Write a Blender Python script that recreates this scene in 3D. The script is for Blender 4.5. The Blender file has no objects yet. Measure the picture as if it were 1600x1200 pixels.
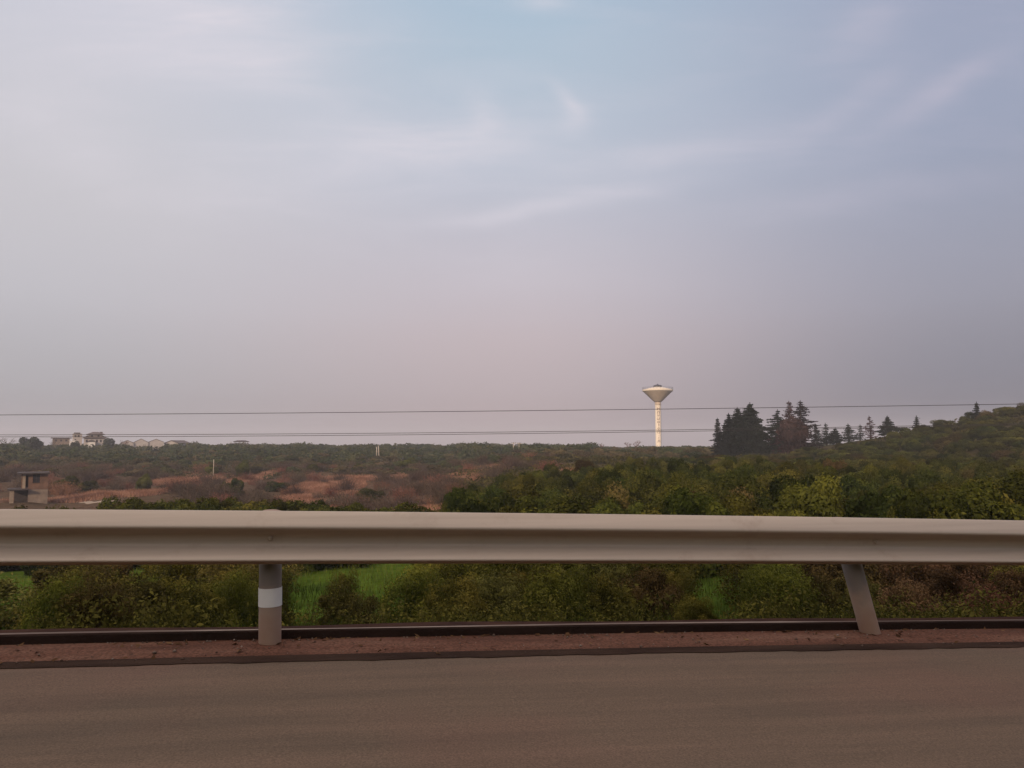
import bpy, math, random
import numpy as np
from mathutils import Vector, Matrix

random.seed(7)
rng = np.random.default_rng(11)
sc = bpy.context.scene
col = sc.collection
R = math.radians

# ------------------------------------------------------------------ camera
CAM_H = 1.25
PITCH = math.atan(90 / 1200)
cam_d = bpy.data.cameras.new('camera')
cam = bpy.data.objects.new('camera', cam_d)
col.objects.link(cam)
cam.location = (0, 0, CAM_H)
cam.rotation_euler = (R(90) + PITCH, 0, 0)
cam_d.sensor_width = 36
cam_d.lens = 27
cam_d.clip_end = 8000
cam_d.clip_start = 0.05
sc.camera = cam


def ray(px, py):
    cx, cz = (px - 800) / 1200, (600 - py) / 1200
    c, s = math.cos(PITCH), math.sin(PITCH)
    return (cx, c - cz * s, s + cz * c)


def P(px, py, y):
    d = ray(px, py)
    k = y / d[1]
    return Vector((d[0] * k, y, CAM_H + d[2] * k))


def project(x, y, z):
    c, s = math.cos(PITCH), math.sin(PITCH)
    dz = z - CAM_H
    f = y * c + dz * s
    u = -y * s + dz * c
    return 800 + 1200 * x / f, 600 - 1200 * u / f


# ------------------------------------------------------------------ road frame (a straight road, yawed and slightly downhill)
PSI = R(10.0)
GRADE = 0.0265
RY0 = 4.95


def road_st(x, y):
    s = x * math.cos(PSI) + (y - RY0) * math.sin(PSI)
    t = -x * math.sin(PSI) + (y - RY0) * math.cos(PSI)
    return s, t


def road_z(s):
    s = np.asarray(s, dtype=float)
    a = np.minimum(np.abs(s), 7.0)
    return -GRADE * s - 0.001 * a * (2 * np.abs(s) - a)


def RP(s, t, h):
    return Vector((s * math.cos(PSI) - t * math.sin(PSI), RY0 + s * math.sin(PSI) + t * math.cos(PSI), h + float(road_z(s))))


# ------------------------------------------------------------------ terrain
LY = [0, 5.6, 8, 14, 25, 45, 80, 120, 150, 200, 260, 320, 420, 600, 3000]
LZ = [0, -0.08, -0.9, -2.5, -4.0, -6.0, -7.4, -7.5, -7.0, -5.2, -3.4, -2.3, -2.8, -6, -30]
RY = [0, 5.6, 9, 15, 30, 60, 100, 140, 200, 300, 420, 600, 3000]
RZ = [0, -0.08, -0.95, -1.9, -2.6, -3.0, -3.1, -2.6, -2.4, -2.2, -2.8, -6, -30]


def sm(v, a, b):
    k = np.clip((v - a) / (b - a), 0, 1)
    return k * k * (3 - 2 * k)


def wob(x, y, f, ph):
    return (np.sin(x * f + ph) * np.cos(y * f * 0.83 + ph * 1.7) + 0.5 * np.sin(x * f * 2.1 + y * f * 1.3 + ph * 2.3))


def T(x, y):
    x = np.asarray(x, dtype=float)
    y = np.asarray(y, dtype=float)
    s, t = road_st(x, y)
    rz = road_z(np.clip(s, -40, 40))
    yy = t + RY0                       # distance measured from the road
    d = np.where(t > 0, yy * (1 - sm(yy, 6, 25)) + np.maximum(y, 0) * sm(yy, 6, 25), yy)
    zl = np.interp(d, LY, LZ)
    zr = np.interp(d, RY, RZ)
    k = sm(x, -26, 14)
    z = zl * (1 - k) + zr * k
    # right-hand hill
    hx = 8 * np.log1p(np.exp(np.clip((x - 63) / 8, -30, 30)))
    hill = np.minimum(0.232 * hx, 24 + 0 * hx) * sm(y, 55, 140) * (1 - sm(y, 150, 260))
    z = z + hill
    z = z + rz * (1 - sm(t, 3, 16))
    z = z + 0.10 * wob(x, y, 0.5, 1.0) * sm(t, 2, 8) + 0.35 * wob(x, y, 0.07, 2.0) * sm(y, 30, 80)
    z = z + 0.28 * wob(x, y, 0.21, 4.0) * sm(y, 60, 90) * (1 - sm(x, 20, 60))
    z = np.where(t < 0.62, rz - 0.25, z)
    # unseen bank added across the road to keep road and barrier in open shade
    far_side = np.interp(-t, [13.9, 14.6, 17, 34, 46, 70, 400], [-0.25, -0.05, 0.4, 20, 21.5, 17, 12])
    far_side = far_side + 0.7 * wob(x, y, 0.11, 1.3) * sm(-t, 18, 34)
    z = np.where(t < -13.9, rz * np.exp(-np.maximum(-t - 14, 0) / 30) + far_side, z)
    return z


def Tz(x, y):
    return float(T(x, y))


def hit(px, py, y0=6.0, y1=420.0):
    d = ray(px, py)
    ys = np.linspace(y0, y1, 1600)
    k = ys / d[1]
    below = (CAM_H + d[2] * k) < T(d[0] * k, ys)
    i = int(np.argmax(below)) if below.any() else len(ys) - 1
    return d[0] * ys[i] / d[1], float(ys[i])


# ------------------------------------------------------------------ node helpers
def new_mat(name):
    m = bpy.data.materials.new(name)
    m.use_nodes = True
    nt = m.node_tree
    nt.nodes.clear()
    out = nt.nodes.new('ShaderNodeOutputMaterial')
    return m, nt, out


def nd(nt, typ, **kw):
    n = nt.nodes.new('ShaderNode' + typ)
    for k, v in kw.items():
        if k in n.inputs.keys():
            n.inputs[k].default_value = v
        else:
            setattr(n, k, v)
    return n


def L(nt, a, b):
    nt.links.new(a, b)


def ramp(nt, stops, fac=None, interp='LINEAR'):
    n = nt.nodes.new('ShaderNodeValToRGB')
    n.color_ramp.interpolation = interp
    e = n.color_ramp.elements
    while len(e) > 1:
        e.remove(e[-1])
    e[0].position = stops[0][0]
    e[0].color = (*stops[0][1], 1)
    for p, c in stops[1:]:
        q = e.new(p)
        q.color = (*c, 1)
    if fac is not None:
        nt.links.new(fac, n.inputs[0])
    return n


def math_n(nt, op, a, b=None, clamp=False):
    n = nt.nodes.new('ShaderNodeMath')
    n.operation = op
    n.use_clamp = clamp
    for i, v in enumerate((a, b)):
        if v is None:
            continue
        if isinstance(v, (int, float)):
            n.inputs[i].default_value = v
        else:
            nt.links.new(v, n.inputs[i])
    return n.outputs[0]


def mixc(nt, fac, a, b, blend='MIX'):
    n = nt.nodes.new('ShaderNodeMix')
    n.data_type = 'RGBA'
    n.blend_type = blend
    for i, v in ((0, fac), (6, a), (7, b)):
        if isinstance(v, (int, float)):
            n.inputs[i].default_value = v
        elif isinstance(v, tuple):
            n.inputs[i].default_value = (*v, 1)
        else:
            nt.links.new(v, n.inputs[i])
    return n.outputs[2]


def srgb(r, g, b):
    f = lambda c: ((c / 255 + 0.055) / 1.055) ** 2.4 if c > 10 else c / 255 / 12.92
    return (f(r), f(g), f(b))


def noise_mat(name, stops, scale=4.0, detail=5, rough=0.8, stretch=(1, 1, 1), bump=0.0, bscale=60, coords='Object', spec=0.3, metallic=0.0, grain=0.0, gscale=150, rot=0.0):
    m, nt, out = new_mat(name)
    tc = nd(nt, 'TexCoord')
    mp = nd(nt, 'Mapping')
    mp.inputs['Scale'].default_value = stretch
    mp.inputs['Rotation'].default_value = (0, 0, rot)
    if rot:
        mp.vector_type = 'TEXTURE'
        mp.inputs['Scale'].default_value = tuple(1 / v for v in stretch)
    L(nt, tc.outputs[coords], mp.inputs[0])
    n = nd(nt, 'TexNoise', Scale=scale, Detail=detail, Roughness=0.6)
    L(nt, mp.outputs[0], n.inputs['Vector'])
    c = ramp(nt, stops, n.outputs['Fac']).outputs[0]
    if grain:
        g = nd(nt, 'TexNoise', Scale=gscale, Detail=2)
        L(nt, tc.outputs[coords], g.inputs['Vector'])
        gr = ramp(nt, [(0.3, (1 - grain,) * 3), (0.7, (1 + grain,) * 3)], g.outputs['Fac']).outputs[0]
        c = mixc(nt, 1.0, c, gr, 'MULTIPLY')
    b = nd(nt, 'BsdfPrincipled')
    b.inputs['Roughness'].default_value = rough
    b.inputs['Metallic'].default_value = metallic
    b.inputs['Specular IOR Level'].default_value = spec
    L(nt, c, b.inputs['Base Color'])
    if bump:
        bn = nd(nt, 'TexNoise', Scale=bscale, Detail=4)
        L(nt, tc.outputs[coords], bn.inputs['Vector'])
        bp = nd(nt, 'Bump', Strength=bump, Distance=0.02)
        L(nt, bn.outputs['Fac'], bp.inputs['Height'])
        L(nt, bp.outputs[0], b.inputs['Normal'])
    L(nt, b.outputs[0], out.inputs[0])
    return m


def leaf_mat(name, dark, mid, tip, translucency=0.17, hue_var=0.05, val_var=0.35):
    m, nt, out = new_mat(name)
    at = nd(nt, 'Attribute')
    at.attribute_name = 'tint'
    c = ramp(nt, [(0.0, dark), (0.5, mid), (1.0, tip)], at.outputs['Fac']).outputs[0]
    oi = nd(nt, 'ObjectInfo')
    hs = nd(nt, 'HueSaturation')
    h = math_n(nt, 'MULTIPLY_ADD', oi.outputs['Random'], -2 * hue_var)
    h.node.inputs[2].default_value = 0.5 + hue_var
    L(nt, h, hs.inputs['Hue'])
    wn = nd(nt, 'TexWhiteNoise')
    wn.noise_dimensions = '1D'
    L(nt, oi.outputs['Random'], wn.inputs['W'])
    v = math_n(nt, 'MULTIPLY_ADD', wn.outputs['Value'], 2 * val_var)
    v.node.inputs[2].default_value = 1 - val_var
    L(nt, v, hs.inputs['Value'])
    L(nt, c, hs.inputs['Color'])
    d = nd(nt, 'BsdfDiffuse')
    L(nt, hs.outputs[0], d.inputs[0])
    tr = nd(nt, 'BsdfTranslucent')
    L(nt, hs.outputs[0], tr.inputs[0])
    mx = nd(nt, 'MixShader', Fac=translucency)
    L(nt, d.outputs[0], mx.inputs[1])
    L(nt, tr.outputs[0], mx.inputs[2])
    L(nt, mx.outputs[0], out.inputs[0])
    return m


# ------------------------------------------------------------------ mesh helpers
class MB:
    """collects shapes that become ONE mesh"""

    def __init__(self):
        self.v, self.f = [], []

    def add(self, vs, fs):
        o = len(self.v)
        self.v += [tuple(p) for p in vs]
        self.f += [tuple(i + o for i in q) for q in fs]

    def box(self, lo, hi):
        x0, y0, z0 = lo
        x1, y1, z1 = hi
        self.add([(x0, y0, z0), (x1, y0, z0), (x1, y1, z0), (x0, y1, z0), (x0, y0, z1), (x1, y0, z1), (x1, y1, z1), (x0, y1, z1)],
                 [(0, 3, 2, 1), (4, 5, 6, 7), (0, 1, 5, 4), (1, 2, 6, 5), (2, 3, 7, 6), (3, 0, 4, 7)])

    def tube(self, pts, radii, n=8, cap=True):
        pts = [Vector(p) for p in pts]
        if isinstance(radii, (int, float)):
            radii = [radii] * len(pts)
        vs = []
        for i, p in enumerate(pts):
            a = (pts[min(i + 1, len(pts) - 1)] - pts[max(i - 1, 0)])
            a = a.normalized() if a.length > 1e-9 else Vector((0, 0, 1))
            ref = Vector((1, 0, 0)) if abs(a.x) < 0.8 else Vector((0, 1, 0))
            u = a.cross(ref).normalized()
            w = a.cross(u)
            for k in range(n):
                g = 2 * math.pi * k / n
                vs.append(p + (u * math.cos(g) + w * math.sin(g)) * radii[i])
        fs = []
        for i in range(len(pts) - 1):
            for k in range(n):
                fs.append((i * n + k, i * n + (k + 1) % n, (i + 1) * n + (k + 1) % n, (i + 1) * n + k))
        if cap:
            fs.append(tuple(range(n))[::-1])
            fs.append(tuple((len(pts) - 1) * n + k for k in range(n)))
        self.add(vs, fs)

    def lathe(self, prof, n=32, center=(0, 0)):
        vs, fs = [], []
        for r, z in prof:
            for k in range(n):
                g = 2 * math.pi * k / n
                vs.append((center[0] + r * math.cos(g), center[1] + r * math.sin(g), z))
        for i in range(len(prof) - 1):
            for k in range(n):
                fs.append((i * n + k, i * n + (k + 1) % n, (i + 1) * n + (k + 1) % n, (i + 1) * n + k))
        fs.append(tuple(range(n))[::-1])
        fs.append(tuple((len(prof) - 1) * n + k for k in range(n)))
        self.add(vs, fs)

    def build(self, name, mat, parent=None, smooth=False):
        me = bpy.data.meshes.new(name)
        me.from_pydata(self.v, [], self.f)
        me.materials.append(mat)
        if smooth:
            me.polygons.foreach_set('use_smooth', [True] * len(me.polygons))
        me.update()
        o = bpy.data.objects.new(name, me)
        col.objects.link(o)
        if parent:
            o.parent = parent
        return o


def tag(o, label=None, cat=None, group=None, kind=None):
    if label:
        o['label'] = label
    if cat:
        o['category'] = cat
    if group:
        o['group'] = group
    if kind:
        o['kind'] = kind
    return o


def empty(name, loc, rz=0.0):
    o = bpy.data.objects.new(name, None)
    o.empty_display_size = 0.3
    o.location = loc
    o.rotation_euler = (0, 0, rz)
    col.objects.link(o)
    return o


def copy_tree(o, parent=None):
    c = o.copy()
    col.objects.link(c)
    c.parent = parent
    for ch in [x for x in bpy.data.objects if x.parent == o]:
        copy_tree(ch, c)
    return c


def raw_mesh(name, verts, faces4, mat, tint=None):
    """numpy arrays -> mesh; faces4 (M,4) or (M,3)"""
    k = faces4.shape[1]
    me = bpy.data.meshes.new(name)
    me.vertices.add(len(verts))
    me.vertices.foreach_set('co', np.ascontiguousarray(verts, dtype=np.float32).ravel())
    me.loops.add(faces4.size)
    me.loops.foreach_set('vertex_index', np.ascontiguousarray(faces4, dtype=np.int32).ravel())
    me.polygons.add(len(faces4))
    me.polygons.foreach_set('loop_start', np.arange(0, faces4.size, k, dtype=np.int32))
    if tint is not None:
        a = me.attributes.new('tint', 'FLOAT', 'POINT')
        a.data.foreach_set('value', np.ascontiguousarray(tint, dtype=np.float32))
    me.materials.append(mat)
    me.update(calc_edges=True)
    me.validate()
    return me


def unit(v):
    return v / np.maximum(np.linalg.norm(v, axis=1, keepdims=True), 1e-9)


def leaves(Pn, Nn, size, aspect, tint, r):
    """diamond leaves: returns verts (4N,3), faces (N,4), tint (4N)"""
    n = len(Pn)
    a = unit(np.cross(Nn, unit(r.normal(size=(n, 3)))))
    b = np.cross(Nn, a)
    l = (size * 0.5)[:, None]
    w = l * aspect
    v = np.stack([Pn - a * l, Pn + b * w - a * l * 0.15, Pn + a * l, Pn - b * w - a * l * 0.15], 1).reshape(-1, 3)
    f = np.arange(4 * n).reshape(n, 4)
    return v, f, np.repeat(tint, 4)


def crown_cloud(r, n, nclump, leaf, flat=0.85, base=0.0, spread=0.72, crad=(0.22, 0.42), aspect=0.5, rough=0.35):
    """clumped leaf cloud; unit crown radius ~1 in x/y, z from base up to base+2*flat"""
    c = unit(r.normal(size=(nclump, 3))) * (r.random((nclump, 1)) ** 0.5) * spread
    rad = r.uniform(*crad, nclump)
    c[:, 2] = c[:, 2] * flat
    which = r.integers(0, nclump, int(n * 2.2))
    d = unit(r.normal(size=(len(which), 3)))
    rr = rad[which] * (1 + r.normal(size=len(which)) * 0.13 * (rough / 0.35))
    p = c[which] + d * rr[:, None]
    keep = np.ones(len(p), bool)
    for i in range(nclump):
        keep &= ~((np.linalg.norm(p - c[i], axis=1) < rad[i] * 0.80) & (which != i))
    p, d, which = p[keep][:n], d[keep][:n], which[keep][:n]
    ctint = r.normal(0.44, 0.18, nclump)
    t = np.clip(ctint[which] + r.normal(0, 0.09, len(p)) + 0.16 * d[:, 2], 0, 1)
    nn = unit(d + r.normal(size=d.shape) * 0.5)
    sz = leaf * r.uniform(0.6, 1.35, len(p))
    p[:, 2] += base + flat * 0.95
    return p, nn, sz, np.full(len(p), aspect), t


def make_crown(name, seed, mat, n=4000, nclump=18, leaf=0.1, **kw):
    r = np.random.default_rng(seed)
    p, nn, sz, asp, t = crown_cloud(r, n, nclump, leaf, **kw)
    v, f, tt = leaves(p, nn, sz, asp[:, None], t, r)
    return raw_mesh(name, v, f, mat, tt)


def make_twigs(name, seed, mat, n=260, height=1.6, width=0.012, leafn=500, leaf=0.06, fan=0.7):
    """leafless brush: fan of kinked twigs as thin crossed ribbons plus a few dry leaves"""
    r = np.random.default_rng(seed)
    V, F, TT = [], [], []
    tips = []
    o = 0
    for i in range(n):
        a = r.uniform(0, 2 * math.pi)
        lean = abs(r.normal(0, fan))
        base = np.array([r.normal(0, 0.28), r.normal(0, 0.28), 0.0])
        d = np.array([math.cos(a) * math.sin(lean), math.sin(a) * math.sin(lean), max(math.cos(lean), 0.15)])
        ln = height * r.uniform(0.45, 1.1)
        pts = [base]
        for k in range(3):
            d = d + r.normal(size=3) * 0.18
            d /= np.linalg.norm(d)
            pts.append(pts[-1] + d * ln / 3)
        side = np.cross(d, r.normal(size=3))
        side /= np.linalg.norm(side)
        tcol = np.clip(r.normal(0.45, 0.2), 0, 1)
        for k, p in enumerate(pts):
            w = width * (1.3 - 0.33 * k)
            V += [p - side * w, p + side * w]
            TT += [tcol, tcol]
        for k in range(3):
            F.append((o + 2 * k, o + 2 * k + 1, o + 2 * k + 3, o + 2 * k + 2))
        o += 8
        tips += pts[1:]
    V = np.array(V)
    F = np.array(F)
    tips = np.array(tips)
    if leafn:
        q = tips[r.integers(0, len(tips), leafn)] + r.normal(size=(leafn, 3)) * 0.09 * height
        q[:, 2] = np.abs(q[:, 2])
        lv, lf, lt = leaves(q, unit(r.normal(size=(leafn, 3))), leaf * r.uniform(0.6, 1.4, leafn), np.full((leafn, 1), 0.45), np.clip(r.normal(0.5, 0.2, leafn), 0, 1), r)
        F = np.concatenate([F, lf + len(V)])
        V = np.concatenate([V, lv])
        TT = np.concatenate([np.array(TT), lt])
    return raw_mesh(name, V, F, mat, np.array(TT))


# ------------------------------------------------------------------ world
SUN_EL, SUN_AZ = R(20), R(200)       # azimuth clockwise from +Y: behind the camera, a little to its left
w = bpy.data.worlds.new('World')
sc.world = w
w.use_nodes = True
nt = w.node_tree
nt.nodes.clear()
wo = nt.nodes.new('ShaderNodeOutputWorld')
bg = nt.nodes.new('ShaderNodeBackground')
bg.inputs[1].default_value = 0.1
L(nt, bg.outputs[0], wo.inputs[0])
sky = nt.nodes.new('ShaderNodeTexSky')
sky.sky_type = 'NISHITA'
sky.sun_disc = False
sky.sun_elevation = SUN_EL
sky.sun_rotation = SUN_AZ
sky.air_density = 1.0
sky.dust_density = 4.0
tc = nd(nt, 'TexCoord')
sx = nd(nt, 'SeparateXYZ')
L(nt, tc.outputs['Generated'], sx.inputs[0])
X, Y, Z = sx.outputs
hyp = math_n(nt, 'SQRT', math_n(nt, 'ADD', math_n(nt, 'MULTIPLY', X, X), math_n(nt, 'MULTIPLY', Y, Y)))
el = math_n(nt, 'DIVIDE', Z, math_n(nt, 'MAXIMUM', hyp, 1e-4))
az = math_n(nt, 'ARCTAN2', X, Y)
eln = math_n(nt, 'DIVIDE', el, 0.8, True)


def skyramp(stops):
    return ramp(nt, [(e / 0.8, srgb(*c)) for e, c in stops], eln, 'CARDINAL').outputs[0]


SL = skyramp([(0.0, (168, 163, 168)), (0.06, (176, 173, 178)), (0.16, (196, 193, 199)), (0.33, (207, 205, 211)), (0.55, (203, 206, 219)), (0.8, (188, 199, 219))])
SC_ = skyramp([(0.0, (174, 158, 161)), (0.06, (186, 171, 175)), (0.16, (199, 187, 193)), (0.33, (193, 196, 209)), (0.55, (179, 197, 214)), (0.8, (164, 186, 211))])
SR = skyramp([(0.0, (104, 104, 118)), (0.06, (121, 121, 135)), (0.16, (151, 150, 164)), (0.33, (157, 164, 185)), (0.55, (160, 168, 192)), (0.8, (152, 164, 194))])
azn = math_n(nt, 'DIVIDE', az, 0.588)
kl = ramp(nt, [(0.0, (1, 1, 1)), (0.5, (0, 0, 0))], math_n(nt, 'MULTIPLY_ADD', azn, 0.5), 'EASE')
kl.inputs[0].links[0].from_node.inputs[2].default_value = 0.5
kr = ramp(nt, [(0.5, (0, 0, 0)), (1.0, (1, 1, 1))], kl.inputs[0].links[0].from_socket, 'EASE')
base = mixc(nt, kl.outputs[0], SC_, SL)
base = mixc(nt, kr.outputs[0], base, SR)

# cirrus: gnomonic coordinates about +Y, fixed to the sky
gy = math_n(nt, 'MAXIMUM', Y, 0.02)
gx = math_n(nt, 'DIVIDE', X, gy)
gz = math_n(nt, 'DIVIDE', Z, gy)
cb = nd(nt, 'CombineXYZ')
L(nt, gx, cb.inputs[0])
L(nt, gz, cb.inputs[1])
wn = nd(nt, 'TexNoise', Scale=2.6, Detail=4, Roughness=0.55)
L(nt, cb.outputs[0], wn.inputs['Vector'])
wsep = nd(nt, 'SeparateColor')
L(nt, wn.outputs['Color'], wsep.inputs[0])
wx = math_n(nt, 'ADD', gx, math_n(nt, 'MULTIPLY', math_n(nt, 'SUBTRACT', wsep.outputs[0], 0.5), 0.10))
wz = math_n(nt, 'ADD', gz, math_n(nt, 'MULTIPLY', math_n(nt, 'SUBTRACT', wsep.outputs[1], 0.5), 0.08))


def gno(px, py):
    d = ray(px, py)
    return d[0] / d[1], d[2] / d[1]


def streak(px0, py0, px1, py1, width, amp):
    """soft streak between two sky directions"""
    a, b = gno(px0, py0), gno(px1, py1)
    mx, my = (a[0] + b[0]) / 2, (a[1] + b[1]) / 2
    dx, dy = b[0] - a[0], b[1] - a[1]
    ln = math.hypot(dx, dy)
    ux, uy = dx / ln, dy / ln
    rx = math_n(nt, 'SUBTRACT', wx, mx)
    rz = math_n(nt, 'SUBTRACT', wz, my)
    u = math_n(nt, 'ADD', math_n(nt, 'MULTIPLY', rx, ux), math_n(nt, 'MULTIPLY', rz, uy))
    v = math_n(nt, 'ADD', math_n(nt, 'MULTIPLY', rx, -uy), math_n(nt, 'MULTIPLY', rz, ux))
    u = math_n(nt, 'MULTIPLY', u, 1 / (ln * 0.5))
    v = math_n(nt, 'MULTIPLY', v, 1 / (width / 1200))
    q = math_n(nt, 'ADD', math_n(nt, 'MULTIPLY', u, u), math_n(nt, 'MULTIPLY', v, v))
    return math_n(nt, 'MULTIPLY', math_n(nt, 'EXPONENT', math_n(nt, 'MULTIPLY', q, -1.0)), amp)


STREAKS = [
    (40, 20, 500, 40, 120, 0.55), (0, 150, 200, 270, 50, 0.25), (250, 40, 520, 150, 60, 0.25),
    (360, 250, 740, 235, 60, 0.40), (560, 262, 900, 205, 34, 0.34), (880, 215, 922, 175, 26, 0.34), (912, 188, 872, 132, 13, 0.32), (735, 150, 770, 215, 30, 0.22),
    (660, 352, 1070, 290, 15, 0.36), (150, 310, 640, 330, 60, 0.15),
    (860, 280, 1300, 210, 34, 0.30), (1250, 225, 1410, 110, 26, 0.26), (1400, 185, 1590, 65, 22, 0.34), (1330, 240, 1480, 140, 24, 0.2),
    (1280, 95, 1400, 0, 42, 0.26), (1200, 335, 1620, 265, 26, 0.18), (820, -4, 900, 2, 12, 0.3), (600, 420, 1100, 405, 40, 0.10), (940, 60, 1250, 30, 60, 0.08),
]
tot = None
for st in STREAKS:
    g = streak(*st)
    tot = g if tot is None else math_n(nt, 'ADD', tot, g)
fib = nd(nt, 'Mapping')
fib.inputs['Rotation'].default_value = (0, 0, R(-22))
fib.inputs['Scale'].default_value = (2.2, 11, 1)
L(nt, cb.outputs[0], fib.inputs[0])
fn = nd(nt, 'TexNoise', Scale=1.6, Detail=6, Roughness=0.6, Distortion=0.6)
L(nt, fib.outputs[0], fn.inputs['Vector'])
fr = ramp(nt, [(0.25, (0.5,) * 3), (0.75, (1.4,) * 3)], fn.outputs['Fac'])
tot = math_n(nt, 'MULTIPLY', tot, fr.outputs[0])
veil = ramp(nt, [(0.45, (0, 0, 0)), (0.8, (0.16,) * 3)], fn.outputs['Fac'])
tot = math_n(nt, 'ADD', tot, math_n(nt, 'MULTIPLY', veil.outputs[0], ramp(nt, [(0.2, (0, 0, 0)), (0.45, (1, 1, 1))], eln).outputs[0]))
front = ramp(nt, [(0.1, (0, 0, 0)), (0.35, (1, 1, 1))], Y)
tot = math_n(nt, 'MULTIPLY', tot, front.outputs[0], True)
cloudc = mixc(nt, kr.outputs[0], srgb(228, 222, 230), srgb(198, 192, 208))
skyc = mixc(nt, tot, base, cloudc)
skyc = mixc(nt, 1.0, skyc, (10.0, 10.0, 10.0), 'MULTIPLY')
# broad warm aureole round the sun (behind the camera)
sv = Vector((math.sin(SUN_AZ) * math.cos(SUN_EL), math.cos(SUN_AZ) * math.cos(SUN_EL), math.sin(SUN_EL)))
dp = nt.nodes.new('ShaderNodeVectorMath')
dp.operation = 'DOT_PRODUCT'
L(nt, tc.outputs['Generated'], dp.inputs[0])
dp.inputs[1].default_value = sv
gl = math_n(nt, 'POWER', math_n(nt, 'MAXIMUM', dp.outputs['Value'], 0.0), 4.0)
skyc = mixc(nt, 1.0, skyc, mixc(nt, gl, (0.0, 0.0, 0.0), (5.0, 3.8, 2.6)), 'ADD')
# warm brightness added to the unseen sky overhead, to light upward faces
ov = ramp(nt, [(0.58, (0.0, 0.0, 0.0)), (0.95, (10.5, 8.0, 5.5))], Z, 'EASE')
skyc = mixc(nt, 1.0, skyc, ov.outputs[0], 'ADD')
skyc = mixc(nt, 0.06, skyc, sky.outputs[0])
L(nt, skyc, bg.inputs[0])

sun_d = bpy.data.lights.new('sun', 'SUN')
sun_d.energy = 3.0
sun_d.angle = R(0.6)
sun_d.color = (1.0, 0.76, 0.52)
sun = bpy.data.objects.new('sun', sun_d)
col.objects.link(sun)
sdir = Vector((math.sin(SUN_AZ) * math.cos(SUN_EL), math.cos(SUN_AZ) * math.cos(SUN_EL), math.sin(SUN_EL)))
sun.rotation_euler = sdir.to_track_quat('Z', 'Y').to_euler()

sc.view_settings.view_transform = 'Standard'
sc.view_settings.look = 'None'
sc.view_settings.exposure = 0
sc.view_settings.gamma = 1
sc.cycles.use_denoising = True
sc.cycles.max_bounces = 6
sc.cycles.diffuse_bounces = 3
sc.cycles.transmission_bounces = 3
sc.cycles.volume_bounces = 0
sc.cycles.caustics_reflective = False
sc.cycles.caustics_refractive = False

# ------------------------------------------------------------------ ground sheet
GREEN = np.array([0.062, 0.100, 0.014])
OLIVE = np.array([0.038, 0.034, 0.014])
DRYBR = np.array([0.095, 0.062, 0.044])
REDSO = np.array([0.215, 0.098, 0.062])
FIELD = np.array([0.150, 0.100, 0.074])
BLOBS = []           # (x, y, rx, ry, colour) patches of bare soil or field lying in the valley
for (x0, y0, x1, y1, c) in [
    (690, 733, 790, 756, REDSO), (440, 754, 570, 772, REDSO * 0.95), (560, 742, 640, 752, REDSO * 0.9), (250, 738, 345, 764, REDSO * 0.85),
    (430, 772, 560, 796, REDSO * 1.0), (600, 783, 830, 800, REDSO * 1.15), (640, 752, 700, 768, REDSO * 0.9), (75, 767, 265, 779, FIELD),
    (1060, 735, 1110, 745, REDSO * 0.8), (860, 735, 900, 742, REDSO * 0.8), (80, 780, 180, 786, FIELD), (0, 780, 16, 788, REDSO * 0.8),
    (480, 745, 560, 752, REDSO * 0.8), (380, 735, 420, 760, DRYBR)]:
    xa, ya = hit((x0 + x1) / 2, y1)
    xb, yb = hit((x0 + x1) / 2, y0)
    ym = (ya + yb) / 2
    BLOBS.append((xa * 0.5 + xb * 0.5, ym, abs(x1 - x0) / 2800 * ym, max(abs(yb - ya) / 2.3, 2.5), c))


def blob_w(x, y, b):
    q = ((x - b[0]) / b[2]) ** 2 + ((y - b[1]) / b[3]) ** 2
    q = q * (1 + 0.35 * wob(x, y, 0.45, 3.0))
    return 1 - sm(q, 0.5, 1.5)


def ground_colour(x, y):
    s, t = road_st(x, y)
    n = 0.5 + 0.33 * wob(x, y, 0.31, 0.4)
    c = GREEN[None] * np.ones((len(x), 1))
    k = np.clip(sm(y, 38, 62) + 0.0, 0, 1)[:, None]
    valley = DRYBR[None] * (1 - 0.35 * n[:, None]) + OLIVE[None] * 0.35 * n[:, None]
    right = OLIVE[None] * (0.75 + 0.3 * n[:, None]) + DRYBR[None] * 0.18
    rk = sm(x - 0.10 * y, -12, 6)[:, None]
    far = valley * (1 - rk) + right * rk
    c = c * (1 - k) + far * k
    kb = sm(y, 165, 215)[:, None]
    c = c * (1 - kb) + OLIVE[None] * 0.9 * kb
    kr_ = sm(x, 6, 14)[:, None] * sm(y, 9, 16)[:, None] * (1 - kb)
    c = c * (1 - 0.75 * kr_) + right * 0.75 * kr_
    for b in BLOBS:
        kk = blob_w(x, y, b)[:, None]
        c = c * (1 - kk) + b[4][None] * kk
    return c


def grid_axis(n, a, mx):
    u = np.linspace(-1, 1, n)
    return a * np.sinh(u * math.asinh(mx / a))


gxs = grid_axis(420, 14, 2600)
u = np.linspace(0, 1, 520)
gys = -60 + 0 * u
gys = np.concatenate([np.linspace(-400, -20, 20), np.linspace(-18, 4, 24), 4.2 + 9 * np.sinh(np.linspace(0, 1, 430) * math.asinh(2600 / 9))])
XX, YY = np.meshgrid(gxs, gys)
ZZ = T(XX, YY)
nx_, ny_ = len(gxs), len(gys)
vv = np.stack([XX.ravel(), YY.ravel(), ZZ.ravel()], 1)
ii = np.arange(nx_ * ny_).reshape(ny_, nx_)
ff = np.stack([ii[:-1, :-1], ii[:-1, 1:], ii[1:, 1:], ii[1:, :-1]], -1).reshape(-1, 4)

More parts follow.
